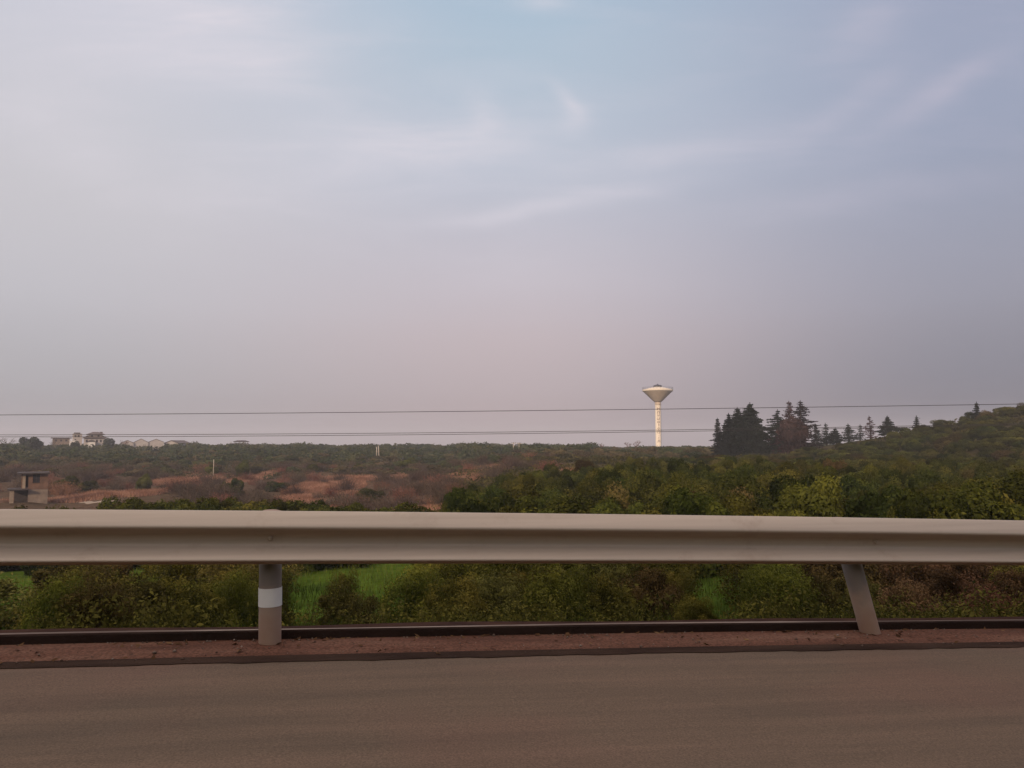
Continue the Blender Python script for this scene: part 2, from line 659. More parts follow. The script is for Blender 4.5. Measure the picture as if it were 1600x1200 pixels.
gm, nt2, out2 = new_mat('ground_soil_and_turf')
at = nd(nt2, 'Attribute')
at.attribute_name = 'soil'
tc2 = nd(nt2, 'TexCoord')
n1 = nd(nt2, 'TexNoise', Scale=0.9, Detail=8, Roughness=0.7)
L(nt2, tc2.outputs['Object'], n1.inputs['Vector'])
r1 = ramp(nt2, [(0.3, (0.55, 0.55, 0.55)), (0.7, (1.4, 1.35, 1.3))], n1.outputs['Fac'])
b2 = nd(nt2, 'BsdfDiffuse')
L(nt2, mixc(nt2, 1.0, at.outputs['Color'], r1.outputs[0], 'MULTIPLY'), b2.inputs[0])
bp2 = nd(nt2, 'Bump', Strength=0.6, Distance=0.15)
L(nt2, n1.outputs['Fac'], bp2.inputs['Height'])
L(nt2, bp2.outputs[0], b2.inputs['Normal'])
L(nt2, b2.outputs[0], out2.inputs[0])
gme = raw_mesh('ground', vv, ff, gm)
ca = gme.attributes.new('soil', 'FLOAT_COLOR', 'POINT')
gc = ground_colour(vv[:, 0], vv[:, 1])
ca.data.foreach_set('color', np.concatenate([gc, np.ones((len(gc), 1))], 1).astype(np.float32).ravel())
gme.polygons.foreach_set('use_smooth', np.ones(len(ff), dtype=bool))
go = bpy.data.objects.new('ground', gme)
col.objects.link(go)
tag(go, kind='structure')

# ------------------------------------------------------------------ road, shoulder, kerb
SS = np.concatenate([np.linspace(-260, -20, 30), np.linspace(-19, 19, 640), np.linspace(20, 260, 30)])


def strip(name, prof, mat, smooth=False, jitter=None):
    """sweeps an open (t, h) profile along the road"""
    vs, fs = [], []
    m = len(prof)
    for i, s in enumerate(SS):
        for j, (t, h) in enumerate(prof):
            dt = dh = 0.0
            if jitter:
                dt, dh = jitter(s, j, t)
            vs.append(RP(s, t + dt, h + dh))
    for i in range(len(SS) - 1):
        for j in range(m - 1):
            fs.append((i * m + j, (i + 1) * m + j, (i + 1) * m + j + 1, i * m + j + 1))
    b = MB()
    b.add(vs, fs)
    o = b.build(name, mat, smooth=smooth)
    # normals up
    me = o.data
    if me.polygons[len(me.polygons) // 2].normal.z < 0:
        me.flip_normals()
    tag(o, kind='structure')
    return o


M_asphalt, nt3, out3 = new_mat('worn_asphalt')
tc3 = nd(nt3, 'TexCoord')
mp3 = nd(nt3, 'Mapping')
mp3.vector_type = 'TEXTURE'
mp3.inputs['Rotation'].default_value = (0, 0, PSI)
mp3.inputs['Scale'].default_value = (2.6, 0.22, 1)
L(nt3, tc3.outputs['Object'], mp3.inputs[0])
na = nd(nt3, 'TexNoise', Scale=1.1, Detail=5, Roughness=0.6)
L(nt3, mp3.outputs[0], na.inputs['Vector'])
ca3 = ramp(nt3, [(0.28, (0.100, 0.069, 0.047)), (0.5, (0.129, 0.086, 0.057)), (0.72, (0.156, 0.100, 0.067))], na.outputs['Fac']).outputs[0]
nb = nd(nt3, 'TexNoise', Scale=0.55, Detail=3)
L(nt3, tc3.outputs['Object'], nb.inputs['Vector'])
rb = ramp(nt3, [(0.48, (0, 0, 0)), (0.68, (0.55,) * 3)], nb.outputs['Fac'])
ca3 = mixc(nt3, rb.outputs[0], ca3, (0.156, 0.080, 0.056))
ng = nd(nt3, 'TexNoise', Scale=110, Detail=3, Roughness=0.75)
L(nt3, tc3.outputs['Object'], ng.inputs['Vector'])
rg = ramp(nt3, [(0.3, (0.66,) * 3), (0.7, (1.34,) * 3)], ng.outputs['Fac'])
ca3 = mixc(nt3, 1.0, ca3, rg.outputs[0], 'MULTIPLY')
bs3 = nd(nt3, 'BsdfPrincipled')
bs3.inputs['Roughness'].default_value = 0.85
bs3.inputs['Specular IOR Level'].default_value = 0.2
L(nt3, ca3, bs3.inputs['Base Color'])
bp3 = nd(nt3, 'Bump', Strength=0.35, Distance=0.006)
L(nt3, ng.outputs['Fac'], bp3.inputs['Height'])
L(nt3, bp3.outputs[0], bs3.inputs['Normal'])
L(nt3, bs3.outputs[0], out3.inputs[0])

M_dirt = noise_mat('red_road_dirt', [(0.3, (0.085, 0.038, 0.024)), (0.5, (0.13, 0.058, 0.037)), (0.72, (0.18, 0.094, 0.062))], scale=2.2, detail=7, rough=0.95, stretch=(0.35, 2.5, 1), bump=0.7, bscale=45, rot=PSI, grain=0.35, gscale=60, spec=0.1)
M_edge = noise_mat('dark_asphalt_edge', [(0.3, (0.024, 0.013, 0.009)), (0.7, (0.06, 0.034, 0.023))], scale=3, detail=6, rough=0.95, stretch=(0.4, 2, 1), rot=PSI, bump=0.5, spec=0.05)
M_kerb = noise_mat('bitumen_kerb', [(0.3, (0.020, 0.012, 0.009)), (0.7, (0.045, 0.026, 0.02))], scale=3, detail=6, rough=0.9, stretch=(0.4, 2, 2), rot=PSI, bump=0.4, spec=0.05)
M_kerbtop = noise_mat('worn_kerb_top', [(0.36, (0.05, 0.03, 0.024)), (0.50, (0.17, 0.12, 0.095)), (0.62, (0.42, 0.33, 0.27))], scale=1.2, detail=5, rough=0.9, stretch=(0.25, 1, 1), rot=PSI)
M_soil = noise_mat('dark_red_soil', [(0.3, (0.026, 0.011, 0.008)), (0.7, (0.062, 0.028, 0.018))], scale=3, detail=6, rough=1.0, bump=0.6, bscale=25, spec=0.05)

strip('road', [(-14.0, 0.0), (-7, 0.0), (-0.27, 0.0)], M_asphalt)


def edge_j(s, j, t):
    return (0.004 * math.sin(s * 2.1 + j) + 0.005 * math.sin(s * 9.3 + 2 * j) + 0.006 * math.sin(s * 23.7) * math.sin(s * 5.1) + random.gauss(0, 0.003), 0.0)


strip('road_edge', [(-0.375, 0.004), (-0.25, 0.006), (-0.20, -0.012)], M_edge, jitter=lambda s, j, t: edge_j(s, j, t) if j in (0, 2) else (0, 0))
strip('shoulder', [(-0.215, -0.010), (-0.1, 0.004), (0.02, 0.010), (0.122, 0.004)], M_dirt, True,
      jitter=lambda s, j, t: (0, 0.006 * math.sin(s * 3.1 + j * 2) + 0.004 * math.sin(s * 7.7 + j)) if j in (1, 2) else (0, 0))
kerb = strip('kerb', [(0.12, -0.03), (0.125, 0.050), (0.135, 0.058)], M_kerb)
strip('kerb_top', [(0.135, 0.0575), (0.150, 0.060), (0.168, 0.058)], M_kerbtop, jitter=lambda s, j, t: (0, 0.003 * math.sin(s * 1.7)))
strip('verge', [(0.165, 0.050), (0.24, 0.040), (0.45, 0.012), (0.68, -0.05), (0.95, -0.22)], M_soil, True,
      jitter=lambda s, j, t: (0.008 * math.sin(s * 1.9 + j), 0.005 * math.sin(s * 2.7 + j * 1.3)) if j in (2, 3) else (0, 0))

# ------------------------------------------------------------------ guardrail
M_zinc, ntz, outz = new_mat('dusty_galvanised_steel')
tcz = nd(ntz, 'TexCoord')
mz = nd(ntz, 'Mapping')
mz.vector_type = 'TEXTURE'
mz.inputs['Rotation'].default_value = (0, 0, PSI)
mz.inputs['Scale'].default_value = (3.0, 0.2, 0.06)
L(ntz, tcz.outputs['Object'], mz.inputs[0])
nz = nd(ntz, 'TexNoise', Scale=1.0, Detail=6, Roughness=0.6)
L(ntz, mz.outputs[0], nz.inputs['Vector'])
cz = ramp(ntz, [(0.3, (0.43, 0.345, 0.275)), (0.5, (0.49, 0.395, 0.315)), (0.7, (0.54, 0.435, 0.35))], nz.outputs['Fac']).outputs[0]
nz2 = nd(ntz, 'TexNoise', Scale=3.0, Detail=8, Roughness=0.7)
L(ntz, tcz.outputs['Object'], nz2.inputs['Vector'])
rz2 = ramp(ntz, [(0.56, (0, 0, 0)), (0.72, (0.5,) * 3)], nz2.outputs['Fac'])
cz = mixc(ntz, rz2.outputs[0], cz, (0.33, 0.235, 0.17))
bz = nd(ntz, 'BsdfPrincipled')
bz.inputs['Metallic'].default_value = 0.25
bz.inputs['Roughness'].default_value = 0.55
L(ntz, cz, bz.inputs['Base Color'])
L(ntz, bz.outputs[0], outz.inputs[0])

M_post, ntp, outp = new_mat('muddy_steel_post')
tcp = nd(ntp, 'TexCoord')
sp = nd(ntp, 'SeparateXYZ')
L(ntp, tcp.outputs['Object'], sp.inputs[0])
npn = nd(ntp, 'TexNoise', Scale=9, Detail=5)
L(ntp, tcp.outputs['Object'], npn.inputs['Vector'])
hh = math_n(ntp, 'ADD', sp.outputs[2], math_n(ntp, 'MULTIPLY', math_n(ntp, 'SUBTRACT', npn.outputs['Fac'], 0.5), 0.35))
cp = ramp(ntp, [(0.0, (0.34, 0.21, 0.15)), (0.22, (0.38, 0.27, 0.205)), (0.36, (0.24, 0.20, 0.175)), (0.6, (0.19, 0.175, 0.16))], hh)
bpz = nd(ntp, 'BsdfPrincipled')
bpz.inputs['Roughness'].default_value = 0.7
L(ntp, cp.outputs[0], bpz.inputs['Base Color'])
L(ntp, bpz.outputs[0], outp.inputs[0])
M_white = noise_mat('white_reflective_sheet', [(0.3, (0.82, 0.80, 0.77)), (0.7, (0.9, 0.88, 0.85))], scale=6, rough=0.4)
M_bolt = noise_mat('dull_bolt_steel', [(0.3, (0.12, 0.10, 0.09)), (0.7, (0.2, 0.17, 0.15))], scale=20, rough=0.6, metallic=0.4)

rail = empty('guardrail', RP(0, 0, 0))
tag(rail, 'grey galvanised steel crash barrier with two ridges running along the road edge', 'guardrail')
rail_inv = Matrix.Translation(-Vector(rail.location))
H0, H1 = 0.478, 0.800
hgt = H1 - H0
# (drop from the top edge, distance in front of the back plane)
WP = [(0.0, 0.004), (0.005, 0.012), (0.030, 0.034), (0.060, 0.060), (0.080, 0.075), (0.091, 0.080), (0.100, 0.077), (0.110, 0.062), (0.128, 0.028), (0.140, 0.008), (0.150, 0.001),
      (0.165, 0.0), (0.192, 0.0), (0.202, 0.003), (0.212, 0.012), (0.238, 0.046), (0.262, 0.076), (0.273, 0.087), (0.281, 0.090), (0.287, 0.087), (0.293, 0.074), (0.306, 0.026), (0.314, 0.008)]
BACK = -0.045
POST_S = [-1.475 + 4.0 * k for k in range(-12, 13)]


def beam(s0, s1, dt=0.0, dh=0.0):
    n = max(2, int((s1 - s0) / 0.25))
    mb = MB()
    vs = []
    m = len(WP)
    for i in range(n + 1):
        s = s0 + (s1 - s0) * i / n
        for side in (0, 1):
            for d, o in WP:
                vs.append(RP(s, BACK + dt - o + (0.004 if side else 0), H1 + dh - d) - rail.location)
    fs = []
    for i in range(n):
        for j in range(m - 1):
            a = i * 2 * m + j
            b = (i + 1) * 2 * m + j
            fs.append((a, a + 1, b + 1, b))
            fs.append((a + m, b + m, b + m + 1, a + m + 1))
        for j in (0, m - 1):
            a = i * 2 * m + j
            b = (i + 1) * 2 * m + j
            fs.append((a, b, b + m, a + m))
    for i in (0, n):
        for j in range(m - 1):
            a = i * 2 * m + j
            fs.append((a, a + m, a + m + 1, a + 1))
    mb.add(vs, fs)
    o = mb.build('beam', M_zinc, rail, True)
    return o


JOINTS = [0, 2, 6, 10, 14, 18, 22, 24]
for q, (ka, kb) in enumerate(zip(JOINTS, JOINTS[1:])):
    # each panel laps over the next one at a post
    beam(POST_S[ka] - 0.16, POST_S[kb] + 0.16, dt=(-0.005 if q % 2 else 0.0))

for k, s in enumerate(POST_S):
    bent = (k == 13)
    p = empty('temporary_pivot', (0, 0, 0)) if False else None
    base_p = RP(s, 0.04, 0.0) - rail.location
    lean = Vector((0, 0, 0))
    if bent:
        lean = Vector((-math.cos(PSI) * 0.21, -math.sin(PSI) * 0.21, 0))
    elif abs(s) < 3:
        lean = Vector((-0.012, 0, 0))
    mb = MB()
    r0 = 0.066
    mb.tube([Vector((0, 0, -0.3)) - lean * 0.4, Vector((0, 0, 0.0)), lean * 0.5 + Vector((0, 0, 0.4)), lean + Vector((0, 0, 0.775))], [r0] * 4, 24)
    po = mb.build('post', M_post, rail, True)
    po.location = base_p
    for pl in po.data.polygons:
        pl.use_smooth = len(pl.vertices) == 4
    if k == 12:
        band = MB()
        band.tube([lean * 0.28 + Vector((0, 0, 0.225)), lean * 0.42 + Vector((0, 0, 0.335))], [r0 + 0.003] * 2, 24, False)
        bo = band.build('reflective_band', M_white, po, True)
        bo['label'] = 'white reflective band round the post'
    if bent:
        po['label'] = 'post leaning over to the left'
    cpm = MB()
    cpm.tube([Vector((0, 0, 0)), Vector((0, 0, 0.012)), Vector((0, 0, 0.022))], [r0 + 0.005, r0 + 0.004, r0 * 0.6], 20)
    ca_ = cpm.build('cap', M_post, po, True)
    ca_.location = lean + Vector((0, 0, 0.775))
    # spacer bracket between post and beam, with its bolt
    br = MB()
    c0 = lean * 0.82
    br.box((-0.05, -0.082, 0.56), (0.05, -0.05, 0.72))
    bro = br.build('bracket', M_post, po)
    bro.location = c0
    bro.rotation_euler = (0, 0, PSI)
    bl = MB()
    bc = RP(s, BACK - 0.001, H1 - 0.164) - rail.location
    nrm = Vector((math.sin(PSI), -math.cos(PSI), 0))
    bl.tube([bc, bc + nrm * 0.012, bc + nrm * 0.018], [0.015, 0.015, 0.009], 10)
    bl.build('bolt', M_zinc, rail)
    for ds in ((-0.11, 0.11) if k in JOINTS else ()):
        for dd in (0.128, 0.304):
            bc = RP(s + ds, BACK - 0.038, H1 - dd) - rail.location
            b2_ = MB()
            nn2 = (nrm * 0.6 + Vector((0, 0, -0.8))).normalized()
            b2_.tube([bc - nn2 * 0.008, bc + nn2 * 0.008, bc + nn2 * 0.012], [0.013, 0.013, 0.008], 8)
            b2_.build('bolt', M_bolt, rail)

# ------------------------------------------------------------------ water tower
TY = 370.0
K = TY / 1200
tx = (1028 - 800) * K / math.cos(PITCH) * 1.0
tx = P(1028, 640, TY).x
M_towhite = noise_mat('painted_white_tower', [(0.3, (0.66, 0.57, 0.47)), (0.7, (0.76, 0.66, 0.55))], scale=0.6, detail=6, stretch=(2, 2, 0.25), rough=0.8)
M_cone = noise_mat('rendered_tank_concrete', [(0.3, (0.48, 0.39, 0.31)), (0.7, (0.57, 0.46, 0.37))], scale=0.5, detail=6, stretch=(2, 2, 0.3), rough=0.85)
M_darkroof = noise_mat('dark_roof_sheet', [(0.3, (0.028, 0.028, 0.045)), (0.7, (0.05, 0.05, 0.07))], scale=1, rough=0.6)
M_glyph = noise_mat('brown_painted_characters', [(0.3, (0.085, 0.026, 0.012)), (0.7, (0.12, 0.04, 0.018))], scale=3, rough=0.8)
tbase = Tz(tx, TY)
zt = lambda py: P(1028, py, TY).z
tower = empty('water_tower', (tx, TY, tbase))
tag(tower, 'tall white water tower with funnel shaped tank and vertical painted characters', 'water tower')


def zl(py):
    return zt(py) - tbase


SR_ = 1.30
m = MB()
m.lathe([(SR_ + 0.15, -1.0), (SR_ + 0.15, 0.3), (SR_ + 0.02, 0.5), (SR_, zl(632.2))], 36)
stem = m.build('stem', M_towhite, tower, True)
m = MB()
m.lathe([(SR_ + 0.28, zl(632.2)), (SR_ + 0.30, zl(631.7)), (SR_ + 0.12, zl(631.3)), (SR_ + 0.12, zl(628.6)), (SR_ + 0.30, zl(628.3))], 36)
m.build('collar', M_cone, tower, False)
m = MB()
m.lathe([(SR_ + 0.25, zl(628.3)), (SR_ + 0.9, zl(626.8)), (7.05, zl(611.4)), (7.12, zl(611.2))], 64)
m.build('tank', M_cone, tower, True)
m = MB()
m.lathe([(7.0, zl(611.3)), (7.32, zl(611.1)), (7.36, zl(608.9)), (7.15, zl(608.6)), (6.9, zl(608.7))], 64)
m.build('rim', M_towhite, tower, False)
m = MB()
m.lathe([(6.9, zl(608.7)), (4.5, zl(606.8)), (2.1, zl(605.0)), (1.6, zl(604.6))], 48)
m.build('roof', M_towhite, tower, True)
cup = MB()
cup.lathe([(1.15, zl(604.9)), (1.15, zl(603.0))], 20)
cu = cup.build('cupola', M_towhite, tower)
m = MB()
m.lathe([(2.25, zl(603.3)), (2.1, zl(602.6)), (1.4, zl(601.6)), (0.5, zl(600.9)), (0.3, zl(600.3)), (0.05, zl(599.6))], 20)
m.build('cupola_roof', M_darkroof, cu, True)
m = MB()
for k in range(8):
    g = 2 * math.pi * k / 8
    m.tube([(1.85 * math.cos(g), 1.85 * math.sin(g), zl(605.2)), (1.85 * math.cos(g), 1.85 * math.sin(g), zl(603.0))], 0.10, 6)
m.build('pillar_ring', M_darkroof, cu)
m = MB()
nrail = 28
for k in range(nrail):
    g = 2 * math.pi * k / nrail
    m.tube([(7.2 * math.cos(g), 7.2 * math.sin(g), zl(608.7)), (7.2 * math.cos(g), 7.2 * math.sin(g), zl(605.2))], 0.03, 4)
for hz in (605.3, 606.9):
    pts = [(7.2 * math.cos(2 * math.pi * k / 48), 7.2 * math.sin(2 * math.pi * k / 48), zl(hz)) for k in range(49)]
    m.tube(pts, 0.03, 4)
m.build('railing', M_darkroof, tower)
m = MB()
for dx in (-0.2, 0.2):
    m.tube([(SR_ * 0.99 + 0.12, dx, 0.2), (SR_ * 0.99 + 0.12, dx, zl(632))], 0.03, 4)
for k in range(60):
    z = 0.5 + k * (zl(632) - 0.8) / 60
    m.tube([(SR_ + 0.11, -0.2, z), (SR_ + 0.11, 0.2, z)], 0.02, 4)
m.build('ladder', M_darkroof, tower)
GL = '国自星量中下小昌美工川'
GY = [639.0, 644.3, 649.6, 654.6, 659.6, 664.1, 669.5, 674.4, 679.3, 684.1, 689.2]
for ch, gy_ in zip(GL, GY):
    cu_d = bpy.data.curves.new('glyph_curve', 'FONT')
    cu_d.body = ch
    cu_d.size = 1.45
    cu_d.offset = 0.035
    cu_d.align_x = 'CENTER'
    cu_d.align_y = 'CENTER'
    cu_d.extrude = 0.0
    tmp = bpy.data.objects.new('glyph_tmp', cu_d)
    col.objects.link(tmp)
    dg = bpy.context.evaluated_depsgraph_get()
    me = bpy.data.meshes.new_from_object(tmp.evaluated_get(dg))
    bpy.data.objects.remove(tmp)
    me.name = 'painted_character'
    if len(me.vertices):
        co = np.empty(len(me.vertices) * 3, np.float32)
        me.vertices.foreach_get('co', co)
        co = co.reshape(-1, 3)
        cx_ = (co[:, 0].max() + co[:, 0].min()) / 2
        cy_ = (co[:, 1].max() + co[:, 1].min()) / 2
        a_ = (co[:, 0] - cx_) / SR_
        rr_ = SR_ + 0.03
        new = np.stack([rr_ * np.sin(a_), -rr_ * np.cos(a_), co[:, 1] - cy_ + zl(gy_)], 1)
        me.vertices.foreach_set('co', new.astype(np.float32).ravel())
        me.materials.clear()
        me.materials.append(M_glyph)
        me.update()
        go_ = bpy.data.objects.new('painted_character', me)
        col.objects.link(go_)
        go_.parent = stem

# ------------------------------------------------------------------ overhead cables
M_wire = noise_mat('dark_cable', [(0.3, (0.02, 0.018, 0.018)), (0.7, (0.035, 0.03, 0.03))], scale=2, rough=0.6)


def cable(pts, y, r, label):
    a = np.array(pts, float)
    cf = np.polyfit(a[:, 0], a[:, 1], 2)
    mb = MB()
    mb.tube([P(px, np.polyval(cf, px), y) for px in np.linspace(-900, 2500, 120)], r, 6)
    o = mb.build('overhead_cable', M_wire)
    tag(o, label, 'cable', 'overhead cables crossing the sky')
    return o


cable([(0, 648.5), (400, 645.3), (800, 642), (1200, 637.3), (1600, 631)], 80, 0.030, 'upper dark overhead cable passing just under the water tower tank')
cable([(0, 679.4), (300, 679.0), (600, 676.8), (1000, 672.3), (1300, 667.8), (1450, 665)], 80, 0.026, 'middle dark overhead cable, upper of the close pair')
cable([(0, 682.6), (300, 681.8), (600, 679.6), (1000, 675.0), (1300, 670.0), (1450, 666.8)], 80, 0.026, 'lowest dark overhead cable, lower of the close pair')

# ------------------------------------------------------------------ foliage materials and templates
F_road = [leaf_mat('roadside_shrub_leaves', (0.040, 0.043, 0.009), (0.108, 0.100, 0.019), (0.22, 0.185, 0.033), hue_var=0.03),
          leaf_mat('roadside_olive_leaves', (0.048, 0.038, 0.013), (0.110, 0.084, 0.026), (0.19, 0.145, 0.042), hue_var=0.03),
          leaf_mat('roadside_russet_leaves', (0.055, 0.030, 0.015), (0.120, 0.066, 0.032), (0.22, 0.105, 0.06), hue_var=0.02)]
F_orch = [leaf_mat('orchard_dark_leaves', (0.014, 0.018, 0.005), (0.036, 0.042, 0.010), (0.090, 0.088, 0.018), hue_var=0.025),
          leaf_mat('orchard_olive_leaves', (0.026, 0.028, 0.006), (0.058, 0.059, 0.013), (0.118, 0.108, 0.021), hue_var=0.02),
          leaf_mat('orchard_brownish_leaves', (0.028, 0.021, 0.009), (0.060, 0.045, 0.017), (0.10, 0.074, 0.028), hue_var=0.02)]
F_far = leaf_mat('far_wood_leaves', (0.022, 0.034, 0.016), (0.045, 0.056, 0.026), (0.088, 0.082, 0.040), hue_var=0.0, val_var=0.0)
F_scrub = [leaf_mat('scrub_green_leaves', (0.024, 0.034, 0.014), (0.052, 0.060, 0.024), (0.085, 0.085, 0.036), hue_var=0.025),
           leaf_mat('scrub_olive_leaves', (0.04, 0.036, 0.018), (0.085, 0.068, 0.034), (0.13, 0.10, 0.05), hue_var=0.02)]
F_under = leaf_mat('undergrowth_leaves', (0.022, 0.022, 0.008), (0.050, 0.045, 0.014), (0.10, 0.080, 0.024), hue_var=0.0, val_var=0.0)
F_scrubu = leaf_mat('bank_undergrowth_leaves', (0.032, 0.032, 0.016), (0.062, 0.055, 0.028), (0.10, 0.08, 0.042), hue_var=0.0, val_var=0.0)
F_verge = leaf_mat('verge_weed_leaves', (0.036, 0.036, 0.010), (0.085, 0.075, 0.018), (0.16, 0.135, 0.03), hue_var=0.0, val_var=0.0)
F_dry = leaf_mat('dry_brush_twigs', (0.045, 0.032, 0.025), (0.085, 0.060, 0.046), (0.14, 0.097, 0.072), translucency=0.1, hue_var=0.02, val_var=0.3)
F_dryred = leaf_mat('dry_red_brush_twigs', (0.085, 0.036, 0.026), (0.16, 0.072, 0.05), (0.25, 0.125, 0.085), translucency=0.1, hue_var=0.015, val_var=0.3)
F_conif = leaf_mat('conifer_needles', (0.010, 0.016, 0.011), (0.022, 0.030, 0.020), (0.040, 0.045, 0.030), translucency=0.1, hue_var=0.02, val_var=0.25)
F_conred = leaf_mat('brown_conifer_needles', (0.040, 0.018, 0.020), (0.075, 0.036, 0.036), (0.12, 0.06, 0.055), translucency=0.1, hue_var=0.01, val_var=0.2)
M_bark = noise_mat('grey_brown_bark', [(0.3, (0.045, 0.032, 0.026)), (0.7, (0.10, 0.075, 0.06))], scale=3, detail=6, stretch=(1, 1, 0.2), rough=0.95)
M_redbark = noise_mat('reddish_bare_bark', [(0.3, (0.10, 0.05, 0.045)), (0.7, (0.17, 0.09, 0.08))], scale=3, detail=6, stretch=(1, 1, 0.2), rough=0.95)

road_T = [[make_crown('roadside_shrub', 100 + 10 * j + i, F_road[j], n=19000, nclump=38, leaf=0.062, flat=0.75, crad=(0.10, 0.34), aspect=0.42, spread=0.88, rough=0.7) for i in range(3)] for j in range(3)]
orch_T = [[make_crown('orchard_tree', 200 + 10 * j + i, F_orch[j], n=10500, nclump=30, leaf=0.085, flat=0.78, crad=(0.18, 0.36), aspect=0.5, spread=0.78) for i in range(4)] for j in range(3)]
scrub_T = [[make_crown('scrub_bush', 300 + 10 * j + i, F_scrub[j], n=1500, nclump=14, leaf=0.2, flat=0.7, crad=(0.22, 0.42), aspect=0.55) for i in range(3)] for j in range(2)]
dry_T = [make_twigs('dry_bush', 400 + i, F_dry, n=330, height=1.7, width=0.016, leafn=900, leaf=0.10) for i in range(3)]
dryred_T = [make_twigs('dry_bush', 420 + i, F_dryred, n=300, height=1.5, width=0.016, leafn=900, leaf=0.11) for i in range(2)]


def place(me, name, x, y, sx_, sz_, label, cat, group, sink=0.1, rz=None, z=None):
    o = bpy.data.objects.new(name, me)
    o.location = (x, y, (Tz(x, y) if z is None else z) - sink)
    o.rotation_euler = (0, 0, random.uniform(0, 6.28) if rz is None else rz)
    o.scale = (sx_, sx_ * random.uniform(0.88, 1.14), sz_)
    col.objects.link(o)
    tag(o, label, cat, group)
    return o


# --- roadside shrubs: (px centre, py top, px width, distance, kind)
HOLES = [(-30, 40), (462, 512), (560, 612), (1096, 1138)]
SHRUBS = [(92, 893, 90, 8.6, 0), (205, 882, 130, 9.2, 1), (290, 880, 120, 9.6, 0), (365, 884, 90, 10.5, 0), (150, 884, 110, 10.0, 1),
          (538, 884, 50, 12.5, 0), (542, 908, 104, 7.8, 1), (650, 880, 110, 10.5, 0), (710, 882, 100, 9.0, 0), (765, 880, 110, 9.6, 1), (820, 882, 100, 10.2, 0),
          (875, 880, 130, 8.6, 0), (945, 882, 110, 9.4, 0), (1010, 880, 120, 9.8, 1), (1052, 882, 76, 10.6, 0),
          (1184, 880, 76, 9.8, 0), (1215, 884, 110, 8.8, 0), (1285, 884, 100, 9.4, 1), (1345, 890, 90, 10.2, 1), (1415, 888, 110, 9.0, 2), (1480, 884, 110, 9.8, 2),
          (1545, 900, 90, 8.6, 2), (1600, 884, 110, 9.2, 2), (430, 886, 70, 11.6, 0), (1660, 890, 120, 9.6, 2), (-120, 890, 90, 9.2, 0)]
road_words = ['dark green', 'olive brown', 'russet dry']
near_words = [(0, 'at the far left of the barrier'), (300, 'left of the post with the white band'), (470, 'just right of the post with the white band'),
              (800, 'under the middle of the barrier'), (1150, 'between the barrier middle and the leaning post'), (1390, 'just left of the leaning post'), (1700, 'right of the leaning post')]
for (px, py, wpx, y, kd) in SHRUBS:
    pt = P(px, py, y)
    g = Tz(pt.x, y)
    hgt_ = max(pt.z - g, 0.35) + 0.12
    wd = wpx / 1200 * y * 0.56
    words = next(wd_ for lim, wd_ in near_words if px <= lim or lim == 1700)
    place(random.choice(road_T[kd]), 'roadside_shrub', pt.x, y, wd, hgt_ / 1.62, road_words[kd] + ' shrub below the rail, ' + words, 'shrub', 'shrubs on the bank behind the barrier', sink=0.12)
# weeds right behind the kerb, overlapping it
for (px, py, wpx, y, kd, lb) in [(150, 905, 100, 5.75, 1, 'brown weedy shrub leaning over the kerb left of the banded post'), (1085, 926, 66, 5.8, 0, 'dark leafy weed spilling over the kerb in mid barrier')]:
    pt = P(px, py, y)
    bz_ = P(px, 986, y).z
    place(road_T[kd][1], 'roadside_weed', pt.x, y, wpx / 1200 * y * 0.55, (pt.z - bz_) / 1.55, lb, 'shrub', None, sink=0.02, z=bz_)

# --- generic Poisson scatter
def scatter(n, gen, mind, tries=40000):
    pts = []
    cell = {}
    k = 0
    while len(pts) < n and k < tries:
        k += 1
        q = gen()
        if q is None:
            continue
        x, y = q
        d = mind(x, y)
        c = (int(x // 4), int(y // 4))
        ok = True
        for i in range(-2, 3):
            for j in range(-2, 3):
                for (a, b) in cell.get((c[0] + i, c[1] + j), ()):
                    if (a - x) ** 2 + (b - y) ** 2 < d * d:
                        ok = False
                        break
                if not ok:
                    break
            if not ok:
                break
        if ok:
            pts.append((x, y))
            cell.setdefault(c, []).append((x, y))
    return pts


def pxof(x, y):
    return 800 + 1200 * x / y


# bushes lower on the bank, behind the shrubs (seen below the rail, with gaps onto the meadow)
def g_bank():
    y = random.uniform(12, 24)
    px = random.uniform(-150, 1750)
    wpx = 70
    for a, b in HOLES:
        if a - wpx * 0.75 < px < b + wpx * 0.75:
            return None
    return (px - 800) / 1200 * y, y


for (x, y) in scatter(75, g_bank, lambda x, y: 1.25):
    px = pxof(x, y)
    kd = 2 if (px > 1420 and random.random() < 0.5) else random.choice([0, 0, 0, 1])
    place(random.choice(road_T[kd]), 'bank_bush', x, y, random.uniform(0.75, 1.15), random.uniform(0.7, 1.05),
          road_words[kd] + (' bush low on the left bank behind the shrubs' if px < 800 else ' bush low on the right bank behind the shrubs'), 'bush', 'bushes low on the bank behind the shrubs')


for (px, y, w_, h_, kd) in [(480, 29, 1.5, 2.3, 0), (455, 33, 1.6, 2.5, 1), (512, 31, 1.5, 2.4, 0), (545, 30, 1.4, 2.3, 0), (585, 38, 1.8, 2.4, 0), (620, 36, 1.7, 2.4, 1), (560, 39, 1.8, 2.5, 0), (650, 33, 1.5, 2.3, 0),
                            (1096, 21, 1.0, 1.9, 0), (1118, 23, 1.1, 1.8, 1), (1140, 21, 1.0, 1.9, 0)]:
    x = (px - 800) / 1200 * y
    place(orch_T[kd][random.randrange(4)], 'meadow_tree', x, y, w_, h_ / 1.6, ('dark green' if kd == 0 else 'olive green') + ' round tree across the meadow, seen below the ' + ('middle of the rail' if px < 900 else 'right part of the rail'), 'tree', 'trees across the meadow below the rail', sink=0.2)

